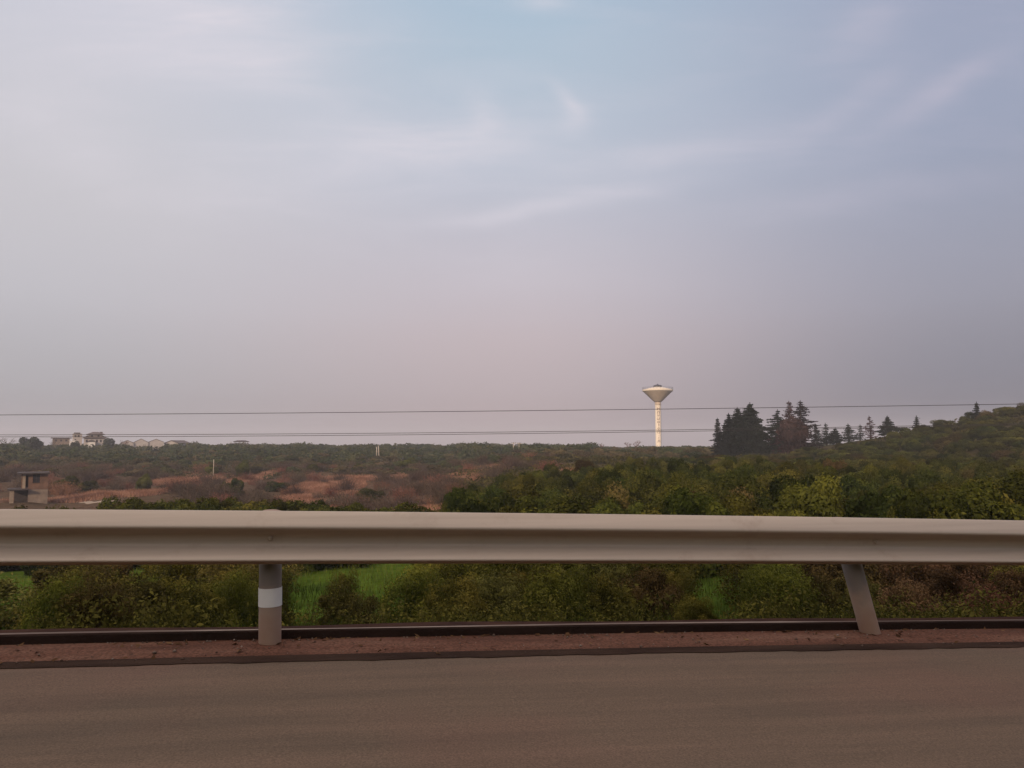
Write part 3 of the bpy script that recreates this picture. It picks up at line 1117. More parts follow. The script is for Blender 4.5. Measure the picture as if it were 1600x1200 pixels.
# --- orchard on the right
def g_orch():
    y = random.uniform(20, 84)
    lim = 690 + max(0, y - 48) * 4.5 + max(0, 36 - y) * 9
    px = random.uniform(lim, 1800)
    return (px - 800) / 1200 * y, y


def orch_label(px, y, kd):
    w_ = ['dark green', 'olive green', 'brownish'][kd]
    row = 'front rows right above the barrier' if y < 36 else ('middle rows of the grove' if y < 58 else 'upper rows of the grove')
    side = 'left end' if px < 960 else ('centre' if px < 1280 else 'right end')
    return '%s rounded orchard tree in the %s, %s' % (w_, row, side)


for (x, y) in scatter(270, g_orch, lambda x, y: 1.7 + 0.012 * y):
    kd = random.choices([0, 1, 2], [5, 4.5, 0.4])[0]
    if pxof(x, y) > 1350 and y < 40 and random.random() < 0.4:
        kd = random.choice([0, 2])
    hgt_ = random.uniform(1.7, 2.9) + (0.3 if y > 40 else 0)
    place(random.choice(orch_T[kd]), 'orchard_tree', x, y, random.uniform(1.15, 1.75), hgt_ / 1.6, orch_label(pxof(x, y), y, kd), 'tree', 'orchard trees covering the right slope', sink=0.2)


# --- bushes on the right-hand hill
def g_hill():
    y = random.uniform(84, 165)
    px = random.uniform(985 + (y - 84) * 1.2, 1760)
    if y > 148 and px < 1230:
        return None
    return (px - 800) / 1200 * y, y


for (x, y) in scatter(285, g_hill, lambda x, y: 2.6):
    kd = random.choices([0, 1, 2], [4, 4, 0.8])[0]
    w_ = ['dark green', 'yellowish olive', 'reddish brown'][kd]
    place(random.choice(orch_T[kd]), 'hill_bush', x, y, random.uniform(1.5, 2.5), random.uniform(1.6, 2.5) / 1.6 * (0.8 if pxof(x, y) < 1340 else 1.0),
          w_ + (' rounded bush low on the hill below the conifers' if pxof(x, y) < 1380 else ' rounded bush on the rising hill at the right edge'), 'bush', 'bushes covering the right hill', sink=0.25)

# --- low trees on the left, just above the rail
for k in range(62):
    px = 180 + k * 6.1 + random.uniform(-6, 6)
    py = random.uniform(777, 787) if px < 480 else random.uniform(786, 796)
    y = random.uniform(40, 50)
    pt = P(px, py, y)
    g = Tz(pt.x, y)
    place(random.choice(orch_T[random.choice([0, 1, 1])]), 'orchard_tree', pt.x, y, random.uniform(1.6, 2.3), (pt.z - g + 0.2) / 1.6,
          'low green orchard tree in the row just above the rail on the left', 'tree', 'low trees just above the rail on the left', sink=0.2)
for k in range(14):
    px = -30 + k * 16 + random.uniform(-5, 5)
    y = random.uniform(38, 48)
    pt = P(px, random.uniform(790, 798), y)
    g = Tz(pt.x, y)
    place(random.choice(orch_T[random.choice([0, 2, 1])]), 'orchard_tree', pt.x, y, random.uniform(1.1, 1.7), (pt.z - g + 0.2) / 1.6,
          'low dark orchard tree above the rail in front of the brick hut', 'tree', 'low trees in front of the hut', sink=0.2)


# --- dry brush in the valley
def in_red(x, y):
    return any(float(blob_w(np.array([x]), np.array([y]), b)[0]) > 0.35 for b in BLOBS)


def g_dry():
    y = random.uniform(72, 190)
    lim = 720 if y < 120 else 860
    px = random.uniform(-60, lim)
    x = (px - 800) / 1200 * y
    if in_red(x, y) and random.random() < 0.85:
        return None
    if px < 90 and y < 125:
        return None
    if px < 275 and 84 < y < 128:
        return None
    return x, y


for (x, y) in scatter(285, g_dry, lambda x, y: 2.0):
    red = random.random() < 0.25
    sz_ = random.uniform(0.9, 1.7)
    place(random.choice(dryred_T if red else dry_T), 'dry_bush', x, y, sz_ * random.uniform(1.0, 1.5), sz_ * random.uniform(0.75, 1.05),
          ('reddish' if red else 'grey brown') + ' leafless bush in the valley ' + ('near the red earth patches' if pxof(x, y) > 400 else 'between the hut and the leaning trees'), 'bush', 'leafless bushes in the valley', sink=0.15)

# single dark bushes one can point at in the valley
for (px, py0, py1, wpx, kd, lb) in [
    (578, 762, 790, 44, 0, 'large dark bush on the red earth below the twin poles'), (368, 749, 780, 34, 0, 'dark green bush standing alone left of the white markers'),
    (352, 752, 776, 20, 1, 'olive bush beside the dark lone bush'), (432, 752, 768, 42, 0, 'dark low thicket right behind the white markers'),
    (330, 726, 742, 26, 1, 'olive bush behind the single pale pole'), (380, 720, 744, 26, 1, 'tall olive bush above the lone dark bush'),
    (735, 762, 793, 42, 0, 'round dark bush at the left tip of the grove'), (140, 752, 768, 34, 0, 'dark bush right of the brick hut'),
    (105, 745, 768, 40, 1, 'olive bush beside the brick hut'), (490, 725, 738, 22, 0, 'small dark bush on the brown slope in mid valley'),
    (640, 716, 733, 34, 1, 'olive bush on the slope right of the twin poles'), (560, 724, 737, 22, 1, 'small olive bush on the brown slope'), (225, 742, 768, 30, 1, 'greyish bush behind the field strip')]:
    x, y = hit(px, py1)
    pt = P(px, py0, y)
    place(orch_T[kd][random.randrange(4)], 'valley_bush', x, y, wpx / 2400 * y * 1.05, (pt.z - Tz(x, y) + 0.2) / 1.5, lb, 'bush', None, sink=0.2)


# --- scrub on the far bank
def g_scrub():
    y = random.uniform(165, 262)
    px = random.uniform(-40, 1130)
    if px < 560 and y < 205 and random.random() < 0.7:
        return None
    return (px - 800) / 1200 * y, y


for (x, y) in scatter(290, g_scrub, lambda x, y: 3.4):
    kd = random.choices([0, 1], [1.2, 1])[0]
    place(random.choice(scrub_T[kd]), 'scrub_bush', x, y, random.uniform(1.8, 3.6), random.uniform(1.4, 2.6) / 1.5,
          ['green', 'olive brown'][kd] + ' scrub bush on the far bank, ' + ('left half' if pxof(x, y) < 500 else 'right half'), 'bush', 'scrub bushes on the far bank', sink=0.3)

# --- far wood that reads as one mass
r = np.random.default_rng(5)
Vs, Fs, Ts = [], [], []
off = 0
for k in range(2300):
    y = r.uniform(215, 420) if k < 1900 else r.uniform(420, 560)
    px = r.uniform(-500, 1500) if y > 262 else r.uniform(-300, 1240)
    x = (px - 800) / 1200 * y
    if (x - tx) ** 2 + (y - TY) ** 2 < 30:
        continue
    ridge = 0.6 + 0.55 * math.sin(px * 0.013 + 1.2) * math.sin(px * 0.031 + 0.5) + 0.35 * math.sin(px * 0.07)
    hgt_ = (r.uniform(1.5, 2.3) + max(ridge, 0) * 1.0) * (0.55 if 930 < px < 1130 else 1.0)
    wd = r.uniform(1.8, 4.2)
    n = 150
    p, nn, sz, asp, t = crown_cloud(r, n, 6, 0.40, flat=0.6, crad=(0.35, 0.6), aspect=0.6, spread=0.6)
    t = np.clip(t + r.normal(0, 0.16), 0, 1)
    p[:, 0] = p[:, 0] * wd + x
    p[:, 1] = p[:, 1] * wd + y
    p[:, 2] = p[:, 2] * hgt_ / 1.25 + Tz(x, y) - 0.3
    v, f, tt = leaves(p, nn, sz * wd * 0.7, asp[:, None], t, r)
    Vs.append(v)
    Fs.append(f + off)
    Ts.append(tt)
    off += len(v)
fw = bpy.data.objects.new('far_wood', raw_mesh('far_wood', np.concatenate(Vs), np.concatenate(Fs), F_far, np.concatenate(Ts)))
col.objects.link(fw)
tag(fw, 'hazy green woodland forming the low skyline', 'woodland', kind='stuff')


# low undergrowth between the bushes: nobody could count it
r = np.random.default_rng(8)
for nm, lab, mt, cnt, gen in [
        ('hill_undergrowth', 'low dark undergrowth between the bushes on the right slope', F_under, 2600, lambda: (r.uniform(26, 165), r.uniform(700, 1790))),
        ('bank_undergrowth', 'low hazy undergrowth on the far bank', F_scrubu, 1900, lambda: (r.uniform(165, 268), r.uniform(-60, 1160))),
        ('verge_undergrowth', 'low leafy weeds along the top of the bank behind the kerb', F_verge, 520, lambda: (r.uniform(6.0, 8.6), r.uniform(-120, 1750)))]:
    Vs, Fs, Ts = [], [], []
    off = 0
    for k in range(cnt):
        y, px = gen()
        if y < 9 and any(a - 12 < px < b + 12 for a, b in HOLES):
            continue
        x = (px - 800) / 1200 * y
        near = y < 9
        if near:
            s_ = (px - 800) / 1200 * RY0 / 0.9
            t_ = r.uniform(0.75, 3.4)
            q_ = RP(s_ * (1 + t_ / 5), t_, 0)
            x, y = q_.x, q_.y
            if any(a - 12 < pxof(x, y) < b + 12 for a, b in HOLES):
                continue
        wd = r.uniform(0.12, 0.34) if near else r.uniform(0.7, 1.7) * (1 + (y - 26) / 200)
        hgt_ = r.uniform(0.12, 0.42) if near else r.uniform(0.4, 1.0)
        p, nn, sz, asp, t = crown_cloud(r, 150 if near else 60, 6, 0.17 if near else (0.30 if y > 60 else 0.2), flat=0.6, crad=(0.3, 0.55), aspect=0.5, spread=0.6, rough=0.7)
        t = np.clip(t + r.normal(0, 0.2), 0, 1)
        p[:, 0] = p[:, 0] * wd + x
        p[:, 1] = p[:, 1] * wd + y
        p[:, 2] = p[:, 2] * hgt_ / 1.2 + Tz(x, y) - 0.08
        v, f, tt = leaves(p, nn, sz * wd * 0.8, asp[:, None], t, r)
        Vs.append(v)
        Fs.append(f + off)
        Ts.append(tt)
        off += len(v)
    uo = bpy.data.objects.new(nm, raw_mesh(nm, np.concatenate(Vs), np.concatenate(Fs), mt, np.concatenate(Ts)))
    col.objects.link(uo)
    tag(uo, lab, 'undergrowth', kind='stuff')

# ------------------------------------------------------------------ trees on the skyline
def conifer_mesh(seed, mat, height, width, prof, droop=0.25, density=1.0, gap=0.0):
    """whorled conifer; prof(h in 0..1) -> relative branch length"""
    r = np.random.default_rng(seed)
    Pn, Nn, Sz = [], [], []
    nw = int(height / 0.42)
    asym, aph = r.uniform(0.05, 0.35), r.uniform(0, 6.28)
    z0 = 0.6
    for i in range(nw):
        h = i / (nw - 1)
        z = z0 + (height - z0) * h
        Lb = 0.5 * width * prof(h) * r.uniform(0.62, 1.25)
        nb_ = int(9 * density) if h < 0.9 else 5
        for b in range(nb_):
            if gap and r.random() < gap:
                continue
            a = 2 * math.pi * (b + r.uniform(-0.4, 0.4)) / nb_ + i * 0.9
            ln = Lb * r.uniform(0.6, 1.25) * (1 + asym * math.cos(a - aph))
            n = max(5, int(ln * 9))
            u = np.linspace(0.12, 1, n)
            rise = r.uniform(0.0, 0.15)
            q = np.stack([np.cos(a) * u * ln, np.sin(a) * u * ln, z + rise * ln * u - droop * ln * u * u + 0.10 * ln * u ** 4], 1)
            for rep in range(3 if density < 1.15 else 6):
                q2 = q + r.normal(size=q.shape) * np.array([0.13, 0.13, 0.06])
                Pn.append(q2)
                nn = np.tile(np.array([[0, 0, 1.0]]), (n, 1)) + r.normal(size=(n, 3)) * 0.45
                Nn.append(unit(nn))
                Sz.append(r.uniform(0.35, 0.6, n))
    tip = np.stack([r.normal(0, 0.05, 16), r.normal(0, 0.05, 16), np.linspace(height - 0.5, height + 0.5, 16)], 1)
    Pn.append(tip)
    Nn.append(unit(r.normal(size=(16, 3)) * np.array([1, 1, 0.2])))
    Sz.append(np.full(16, 0.3))
    Pn, Nn, Sz = np.concatenate(Pn), np.concatenate(Nn), np.concatenate(Sz)
    t = np.clip(r.normal(0.45, 0.2, len(Pn)), 0, 1)
    v, f, tt = leaves(Pn, Nn, Sz, np.full((len(Pn), 1), 0.5), t, r)
    return raw_mesh('crown', v, f, mat, tt)


def pointed(h):
    return max(0.04, (1 - h) ** 0.85) * (0.75 + 0.25 * min(1, h * 6))


def dome(h):
    return max(0.08, (1 - h ** 2.6)) * (0.8 + 0.2 * min(1, h * 4))


def layered(h):
    return max(0.10, (1 - h) ** 0.7)


def tree_obj(name, loc, crown_me, height, trunk_r, label, cat='tree', group=None, bark=None):
    e = empty(name, loc)
    tag(e, label, cat, group)
    mb = MB()
    mb.tube([(0, 0, -0.4), (0.03, 0, height * 0.35), (-0.03, 0.02, height * 0.7), (0, 0, height * 0.98)], [trunk_r, trunk_r * 0.75, trunk_r * 0.42, trunk_r * 0.1], 8)
    mb.build('trunk', bark or M_bark, e, True)
    c = bpy.data.objects.new('crown', crown_me)
    col.objects.link(c)
    c.parent = e
    return e


G = 'conifers on the right skyline'
CON = [  # px, top py, width px, distance, profile, material, density, gap, label
    (1121, 656, 24, 168, pointed, 0, 1.0, 0.0, 'slim dark conifer at the left edge of the big conifer clump'),
    (1140, 649, 32, 170, pointed, 0, 1.2, 0.0, 'dark conifer second from the left in the big clump'),
    (1153, 640, 42, 171, dome, 0, 1.2, 0.0, 'broad dark conifer in the middle of the big clump'),
    (1170, 632, 46, 169, dome, 0, 1.3, 0.0, 'tallest dark conifer of the big left clump'),
    (1183, 660, 22, 166, dome, 0, 1.2, 0.0, 'short dark conifer on the right flank of the big clump'),
    (1212, 643, 36, 169, dome, 0, 1.1, 0.1, 'dark conifer left of the tall brownish conifer'),
    (1238, 630, 40, 170, layered, 1, 0.9, 0.25, 'tall brownish conifer with a ragged twin top'),
    (1249, 629, 60, 172, layered, 2, 0.8, 0.3, 'tall open conifer with separate tiered branches on its right'),
    (1226, 668, 44, 166, dome, 1, 1.0, 0.2, 'low reddish brown conifer under the tall brownish one'),
    (1276, 664, 17, 190, pointed, 0, 1.0, 0.1, 'small slim conifer just right of the tiered conifer'),
    (1291, 664, 16, 190, layered, 0, 0.8, 0.35, 'small gappy conifer with a tufted top'),
    (1306, 671, 27, 186, dome, 0, 1.2, 0.0, 'low rounded dark conifer right of the tufted one'),
    (1325, 665, 24, 190, layered, 0, 1.0, 0.15, 'small conifer with a domed tip in mid gap'),
    (1343, 666, 16, 190, layered, 0, 0.9, 0.3, 'thin gappy conifer left of the reddish spire'),
    (1360, 653, 22, 188, layered, 1, 0.7, 0.4, 'thin reddish spire shaped conifer left of the dense dome'),
    (1386, 653, 24, 176, dome, 0, 1.3, 0.0, 'dense dark dome topped conifer on the ridge'),
    (1432, 661, 12, 170, pointed, 0, 1.0, 0.1, 'tiny conifer tip on the ridge right of the dome'),
    (1526, 632, 15, 158, pointed, 0, 1.0, 0.05, 'lone small conifer high on the right ridge'),
]
F_dk = leaf_mat('purplish_conifer_needles', (0.018, 0.014, 0.014), (0.036, 0.028, 0.028), (0.06, 0.045, 0.042), translucency=0.1, hue_var=0.01, val_var=0.15)
for i, (px, py, wpx, y, prof, mi, dens, gap, lb) in enumerate(CON):
    pt = P(px, py, y)
    g = Tz(pt.x, y)
    hg = max(pt.z - g, 3.0)
    me = conifer_mesh(500 + i, (F_conif, F_conred, F_dk)[mi], hg, wpx / 1200 * y * (1.5 if 1 <= i <= 5 else 1.2), prof, droop=0.30 if prof is not layered else 0.12, density=dens, gap=gap)
    tr = tree_obj('conifer', (pt.x, y, g), me, hg, 0.16 + 0.012 * hg, lb, 'conifer', G)
    tr.rotation_euler = (random.gauss(0, 0.03), random.gauss(0, 0.035), 0)


def bare_tree(px, py, y, wpx, label, seed, mat=None, bark=None, group=None, base=None):
    """leafless branching tree"""
    r = random.Random(seed)
    pt = P(px, py, y)
    g = Tz(pt.x, y) if base is None else base
    hg = max(pt.z - g, 2.5)
    e = empty('bare_tree', (pt.x, y, g))
    tag(e, label, 'tree', group)
    tm, cm = MB(), MB()
    half = wpx / 2400 * y

    def grow(p, d, ln, rad, depth):
        q = p + d * ln
        (tm if depth < 1 else cm).tube([p, (p + q) / 2 + Vector((r.gauss(0, .05), r.gauss(0, .05), 0)) * ln, q], [rad, rad * 0.85, rad * 0.65], 5, False)
        if depth >= 5:
            return
        for k in range(3 if depth < 4 else 2):
            dd = (d + Vector((r.gauss(0, 0.55) * half / hg * 2.4, r.gauss(0, 0.55) * half / hg * 2.4, r.uniform(0.0, 0.3)))).normalized()
            grow(q if k else p + d * ln * r.uniform(0.55, 0.95), dd, ln * r.uniform(0.62, 0.82), rad * 0.62, depth + 1)

    grow(Vector((0, 0, -0.2)), Vector((0, 0, 1)), hg * 0.30, 0.16, 0)
    tm.build('trunk', bark or M_redbark, e, True)
    cm.build('crown', bark or M_redbark, e, True)
    return e


bare_tree(1229, 648, 165, 44, 'reddish leafless tree in front of the brownish conifer', 1)
bare_tree(995, 683, 300, 26, 'reddish leafless tree left of the water tower', 3)
bare_tree(981, 686, 302, 18, 'small reddish leafless tree farther left of the water tower', 4)
bare_tree(940, 690, 300, 14, 'tiny leafless tree on the skyline well left of the tower', 5)
bare_tree(8, 674, 300, 40, 'grey leafless tree at the left edge of the skyline', 6, bark=M_bark)
bare_tree(84, 683, 300, 30, 'grey leafless tree right of the big round tree', 7, bark=M_bark)
bare_tree(190, 684, 320, 16, 'reddish leafless tree between the villa and the gabled sheds', 8)


def broadleaf(px, py, y, wpx, label, seed, mat, name='broadleaf_tree', nleaf=3000):
    pt = P(px, py, y)
    g = Tz(pt.x, y)
    hg = pt.z - g
    rad = wpx / 2400 * y
    me = make_crown('crown', seed, mat, n=nleaf, nclump=18, leaf=0.16, flat=0.8, crad=(0.25, 0.45))
    e = tree_obj(name, (pt.x, y, g), me, hg * 0.75, 0.22, label, 'tree')
    c = [x for x in bpy.data.objects if x.parent == e and x.name.startswith('crown')][0]
    c.scale = (rad, rad, hg * 0.5)
    c.location = (0, 0, hg * 0.12)
    return e


F_maroon = leaf_mat('dull_maroon_leaves', (0.030, 0.018, 0.017), (0.056, 0.034, 0.031), (0.09, 0.055, 0.048), hue_var=0.0, val_var=0.0)
F_bigtree = leaf_mat('hazy_evergreen_leaves', (0.020, 0.028, 0.018), (0.036, 0.044, 0.028), (0.06, 0.066, 0.04), hue_var=0.0, val_var=0.0)
broadleaf(50, 679, 290, 38, 'big round dark tree on the left skyline', 71, F_bigtree)
broadleaf(1238, 640, 163, 56, 'broad reddish brown tree in front of the tall brownish conifers', 76, F_maroon, nleaf=2600)
broadleaf(170, 682, 318, 18, 'round green tree against the right side of the villa', 72, F_bigtree)
broadleaf(118, 688, 300, 16, 'small round tree before the left of the villa', 73, F_bigtree)
broadleaf(1032, 696, 352, 8, 'small dark bush tree at the foot of the water tower', 74, F_bigtree, nleaf=900)
broadleaf(1046, 696, 350, 16, 'low brownish tree right of the water tower foot', 75, F_scrub[1], nleaf=900)

# ------------------------------------------------------------------ buildings on the left
M_pale = noise_mat('pale_plaster', [(0.3, (0.32, 0.28, 0.27)), (0.7, (0.42, 0.37, 0.355))], scale=0.8, detail=6, rough=0.9)
M_whitewall = noise_mat('white_plaster', [(0.3, (0.58, 0.54, 0.52)), (0.7, (0.7, 0.66, 0.63))], scale=0.8, detail=6, rough=0.9)
M_oldplaster = noise_mat('old_yellowed_plaster', [(0.3, (0.20, 0.15, 0.115)), (0.7, (0.33, 0.26, 0.20))], scale=1.5, detail=7, rough=0.95)
M_tile = noise_mat('grey_brown_roof_tiles', [(0.3, (0.075, 0.058, 0.056)), (0.7, (0.12, 0.09, 0.085))], scale=1.5, detail=6, stretch=(4, 1, 1), rough=0.9)
M_glass = noise_mat('dark_window_glass', [(0.3, (0.02, 0.02, 0.028)), (0.7, (0.035, 0.035, 0.045))], scale=2, rough=0.25)
M_concrete = noise_mat('stained_concrete', [(0.3, (0.14, 0.105, 0.085)), (0.7, (0.25, 0.19, 0.155))], scale=1.2, detail=7, rough=0.95)
M_slab = noise_mat('dark_concrete_slab', [(0.3, (0.035, 0.028, 0.03)), (0.7, (0.07, 0.055, 0.055))], scale=1.2, detail=6, rough=0.95)
M_brick, ntb, outb = new_mat('weathered_brick')
tcb = nd(ntb, 'TexCoord')
mpb = nd(ntb, 'Mapping')
mpb.inputs['Rotation'].default_value = (R(90), 0, 0)
L(ntb, tcb.outputs['Object'], mpb.inputs[0])
bt = nd(ntb, 'TexBrick', Scale=2.2)
bt.inputs['Color1'].default_value = (0.15, 0.085, 0.062, 1)
bt.inputs['Color2'].default_value = (0.115, 0.07, 0.054, 1)
bt.inputs['Mortar'].default_value = (0.17, 0.12, 0.098, 1)
L(ntb, mpb.outputs[0], bt.inputs['Vector'])
nbn = nd(ntb, 'TexNoise', Scale=1.1, Detail=6)
L(ntb, tcb.outputs['Object'], nbn.inputs['Vector'])
rbn = ramp(ntb, [(0.3, (0.7, 0.7, 0.72)), (0.7, (1.3, 1.25, 1.2))], nbn.outputs['Fac'])
bb = nd(ntb, 'BsdfDiffuse')
L(ntb, mixc(ntb, 1.0, bt.outputs['Color'], rbn.outputs[0], 'MULTIPLY'), bb.inputs[0])
L(ntb, bb.outputs[0], outb.inputs[0])


def front_wall(mb, x0, x1, z0, z1, y, th, holes):
    """wall slab facing -y with rectangular openings (built from strips)"""
    xs = sorted({x0, x1, *[h[0] for h in holes], *[h[1] for h in holes]})
    zs = sorted({z0, z1, *[h[2] for h in holes], *[h[3] for h in holes]})
    for a, b in zip(xs, xs[1:]):
        for c, d in zip(zs, zs[1:]):
            cx_, cz_ = (a + b) / 2, (c + d) / 2
            if any(h[0] < cx_ < h[1] and h[2] < cz_ < h[3] for h in holes):
                continue
            mb.box((a, y, c), (b, y + th, d))


# brick hut
HY = 108.0
hx0 = P(44, 780, HY).x
hg_ = Tz(hx0, HY)
hth = math.atan2(-hx0, HY)
hut = empty('brick_hut', (hx0, HY, hg_), hth)
tag(hut, 'two storey ruined brick hut with flat overhanging roof and dark window', 'hut')
hx = lambda px: (P(px, 780, HY).x - hx0) * math.cos(hth)
hz = lambda py: P(44, py, HY).z - hg_
zb = -0.5
m = MB()
win = (hx(50), hx(61), hz(754), hz(741.5))
nic = (hx(38.8), hx(43), hz(762), hz(742))
front_wall(m, hx(32), hx(74), hz(765), hz(740.8), 0, 0.25, [win, nic])
m.box((hx(32), 0.25, hz(765)), (hx(32) + 0.25, 3.5, hz(740.8)))
m.box((hx(74) - 0.25, 0.25, hz(765)), (hx(74), 3.5, hz(740.8)))
m.box((hx(32) + 0.25, 3.25, hz(765)), (hx(74) - 0.25, 3.5, hz(740.8)))
m.build('upper_wall', M_brick, hut)
m = MB()
m.box((hx(43.5), -0.12, zb), (hx(74.5), 3.5, hz(765.2)))
m.build('lower_wall', M_concrete, hut)
m = MB()
m.box((hx(25), -0.7, hz(740.6)), (hx(76), 4.0, hz(738.4)))
m.build('roof', M_slab, hut)
m = MB()
m.box((hx(34), -0.14, hz(763)), (hx(38.6), -0.005, hz(741.5)))
m.build('pillar', M_oldplaster, hut)
wf = MB()
a, b, c, d = win
wf.box((a, 0.10, c), (b, 0.14, d))
wo_ = wf.build('window', M_glass, hut)
m = MB()
m.box(((a + b) / 2 - 0.03, 0.05, c), ((a + b) / 2 + 0.03, 0.095, d))
m.box((a - 0.05, -0.08, c - 0.08), (b + 0.05, 0.09, c - 0.003))
m.build('frame', M_slab, wo_)
m = MB()
m.box((hx(11.5), -1.3, hz(765.0)), (hx(43), 2.6, hz(763.0)))
m.build('porch_roof', M_slab, hut)
m = MB()
m.box((hx(15), -1.1, zb), (hx(21.5), -0.55, hz(765.1)))
m.build('porch_pillar', M_oldplaster, hut)
m = MB()
m.box((hx(22), 1.4, zb), (hx(43.2), 1.65, hz(765.1)))
m.build('porch_back_wall', M_slab, hut)
m = MB()
m.box((hx(-4), 0.6, zb), (hx(13), 0.85, hz(781)))
m.build('yard_wall', M_brick, hut)

def hip_roof(mb, x0, x1, y0, y1, z, h, over=0.5, ridge=0.4):
    x0 -= over
    x1 += over
    y0 -= over
    y1 += over
    xm0 = x0 + (x1 - x0) * (0.5 - ridge / 2)
    xm1 = x0 + (x1 - x0) * (0.5 + ridge / 2)
    ym = (y0 + y1) / 2
    mb.add([(x0, y0, z), (x1, y0, z), (x1, y1, z), (x0, y1, z), (xm0, ym, z + h), (xm1, ym, z + h), (x0, y0, z - 0.2), (x1, y0, z - 0.2), (x1, y1, z - 0.2), (x0, y1, z - 0.2)],
           [(0, 1, 5, 4), (1, 2, 5), (2, 3, 4, 5), (3, 0, 4), (6, 9, 8, 7), (0, 6, 7, 1), (1, 7, 8, 2), (2, 8, 9, 3), (3, 9, 6, 0)])


def gable_roof(mb, x0, x1, y0, y1, z, h, over=0.4, th=0.18):
    xm = (x0 + x1) / 2
    a = [(x0 - over, y0 - over, z - over * h / (xm - x0)), (xm, y0 - over, z + h), (x1 + over, y0 - over, z - over * h / (xm - x0))]
    b = [(p[0], y1 + over, p[2]) for p in a]
    c = [(p[0], p[1], p[2] + th) for p in a]
    d = [(p[0], p[1], p[2] + th) for p in b]
    mb.add(a + b + c + d, [(6, 7, 10, 9), (7, 8, 11, 10), (0, 3, 4, 1), (1, 4, 5, 2), (0, 1, 7, 6), (1, 2, 8, 7), (3, 9, 10, 4), (4, 10, 11, 5), (0, 6, 9, 3), (2, 5, 11, 8)])


def house_base(name, px, y, label, cat='house', group=None):
    x = P(px, 690, y).x
    g = Tz(x, y)
    th = math.atan2(-x, y)
    e = empty(name, (x, y, g), th)
    tag(e, label, cat, group)
    fx = lambda p: (P(p, 690, y).x - x) * math.cos(th)
    fz = lambda q: P(px, q, y).z - g
    return e, fx, fz


def windows(e, fx, fz, rects, y0):
    for (a, b, c, d) in rects:
        mb = MB()
        mb.box((fx(a), y0 - 0.02, fz(d)), (fx(b), y0 + 0.06, fz(c)))
        wi = mb.build('window', M_glass, e)
        mb = MB()
        mb.box((fx(a) - 0.08, y0 - 0.10, fz(d) - 0.1), (fx(b) + 0.08, y0 - 0.022, fz(d)))
        mb.build('sill', M_pale, wi)


# villa with stacked hip roofs
e, fx, fz = house_base('villa', 148, 330, 'large pale villa with stacked low hip roofs among trees', 'house')
m = MB()
m.box((fx(131), 0, -0.5), (fx(165), 7, fz(684.2)))
m.box((fx(138), 1.0, fz(684.1)), (fx(160), 6.2, fz(678.6)))
m.build('wall', M_pale, e)
m = MB()
hip_roof(m, fx(131), fx(165), 0, 7, fz(684.0), 1.0, 0.7, 0.6)
rf = m.build('roof', M_tile, e)
m = MB()
hip_roof(m, fx(138), fx(160), 1.0, 6.2, fz(678.4), 1.0, 0.9, 0.3)
m.build('upper_roof', M_tile, e)
m = MB()
m.box((fx(155.5), 3.0, fz(677)), (fx(160), 4.4, fz(674.6)))
m.build('chimney', M_tile, rf)
windows(e, fx, fz, [(134, 137, 687, 691), (150, 153, 687, 691), (156, 159, 687, 691), (142, 145, 680, 683), (152, 155, 680, 683)], 0.0)
m = MB()
m.box((fx(137), -2.0, -0.5), (fx(149), -0.003, fz(690.5)))
po_ = m.build('porch', M_whitewall, e)
m = MB()
gable_roof(m, fx(137), fx(149), -2.0, -0.003, fz(690.4), 0.8, 0.4)
m.build('porch_roof', M_tile, po_)
for wch in [o for o in bpy.data.objects if o.parent == e and o.name.startswith('window')][3:]:
    wch.location.y = 1.0

e, fx, fz = house_base('annex', 120, 332, 'tall narrow pale annex with flat roof left of the villa', 'house')
m = MB()
m.box((fx(113), 0, -0.5), (fx(128), 5, fz(677.4)))
m.build('wall', M_pale, e)
m = MB()
m.box((fx(115), -0.4, fz(677.3)), (fx(125), 5.3, fz(675.8)))
m.build('roof', M_tile, e)
windows(e, fx, fz, [(116, 119, 680, 683), (121, 124, 680, 683), (116, 119, 686, 689)], 0.0)

e, fx, fz = house_base('white_hut', 113, 312, 'small bright white hut before the villa trees', 'hut')
m = MB()
front_wall(m, fx(108.5), fx(117.5), -0.4, fz(688.5), 0, 0.2, [(fx(112), fx(114.5), fz(694.5), fz(690.5))])
m.box((fx(108.5), 0.2, -0.4), (fx(108.5) + 0.2, 2.5, fz(688.5)))
m.box((fx(117.5) - 0.2, 0.2, -0.4), (fx(117.5), 2.5, fz(688.5)))
m.build('wall', M_whitewall, e)
m = MB()
gable_roof(m, fx(108.5), fx(117.5), 0, 2.5, fz(688.4), 0.5, 0.25)
m.build('roof', M_whitewall, e)
m = MB()
m.box((fx(112), 0.1, fz(694.5)), (fx(114.5), 0.16, fz(690.5)))
m.build('window', M_glass, e)

e, fx, fz = house_base('long_shed', 93, 335, 'long low shed with thin flat roof right of the round tree', 'shed')
m = MB()
m.box((fx(82), 0, -0.5), (fx(109), 4, fz(685.2)))
m.build('wall', M_concrete, e)
m = MB()
m.box((fx(79), -0.6, fz(685.1)), (fx(112), 4.6, fz(683.6)))
m.build('roof', M_tile, e)
windows(e, fx, fz, [(86, 89, 687, 690), (94, 97, 687, 690), (102, 105, 687, 690)], 0.0)

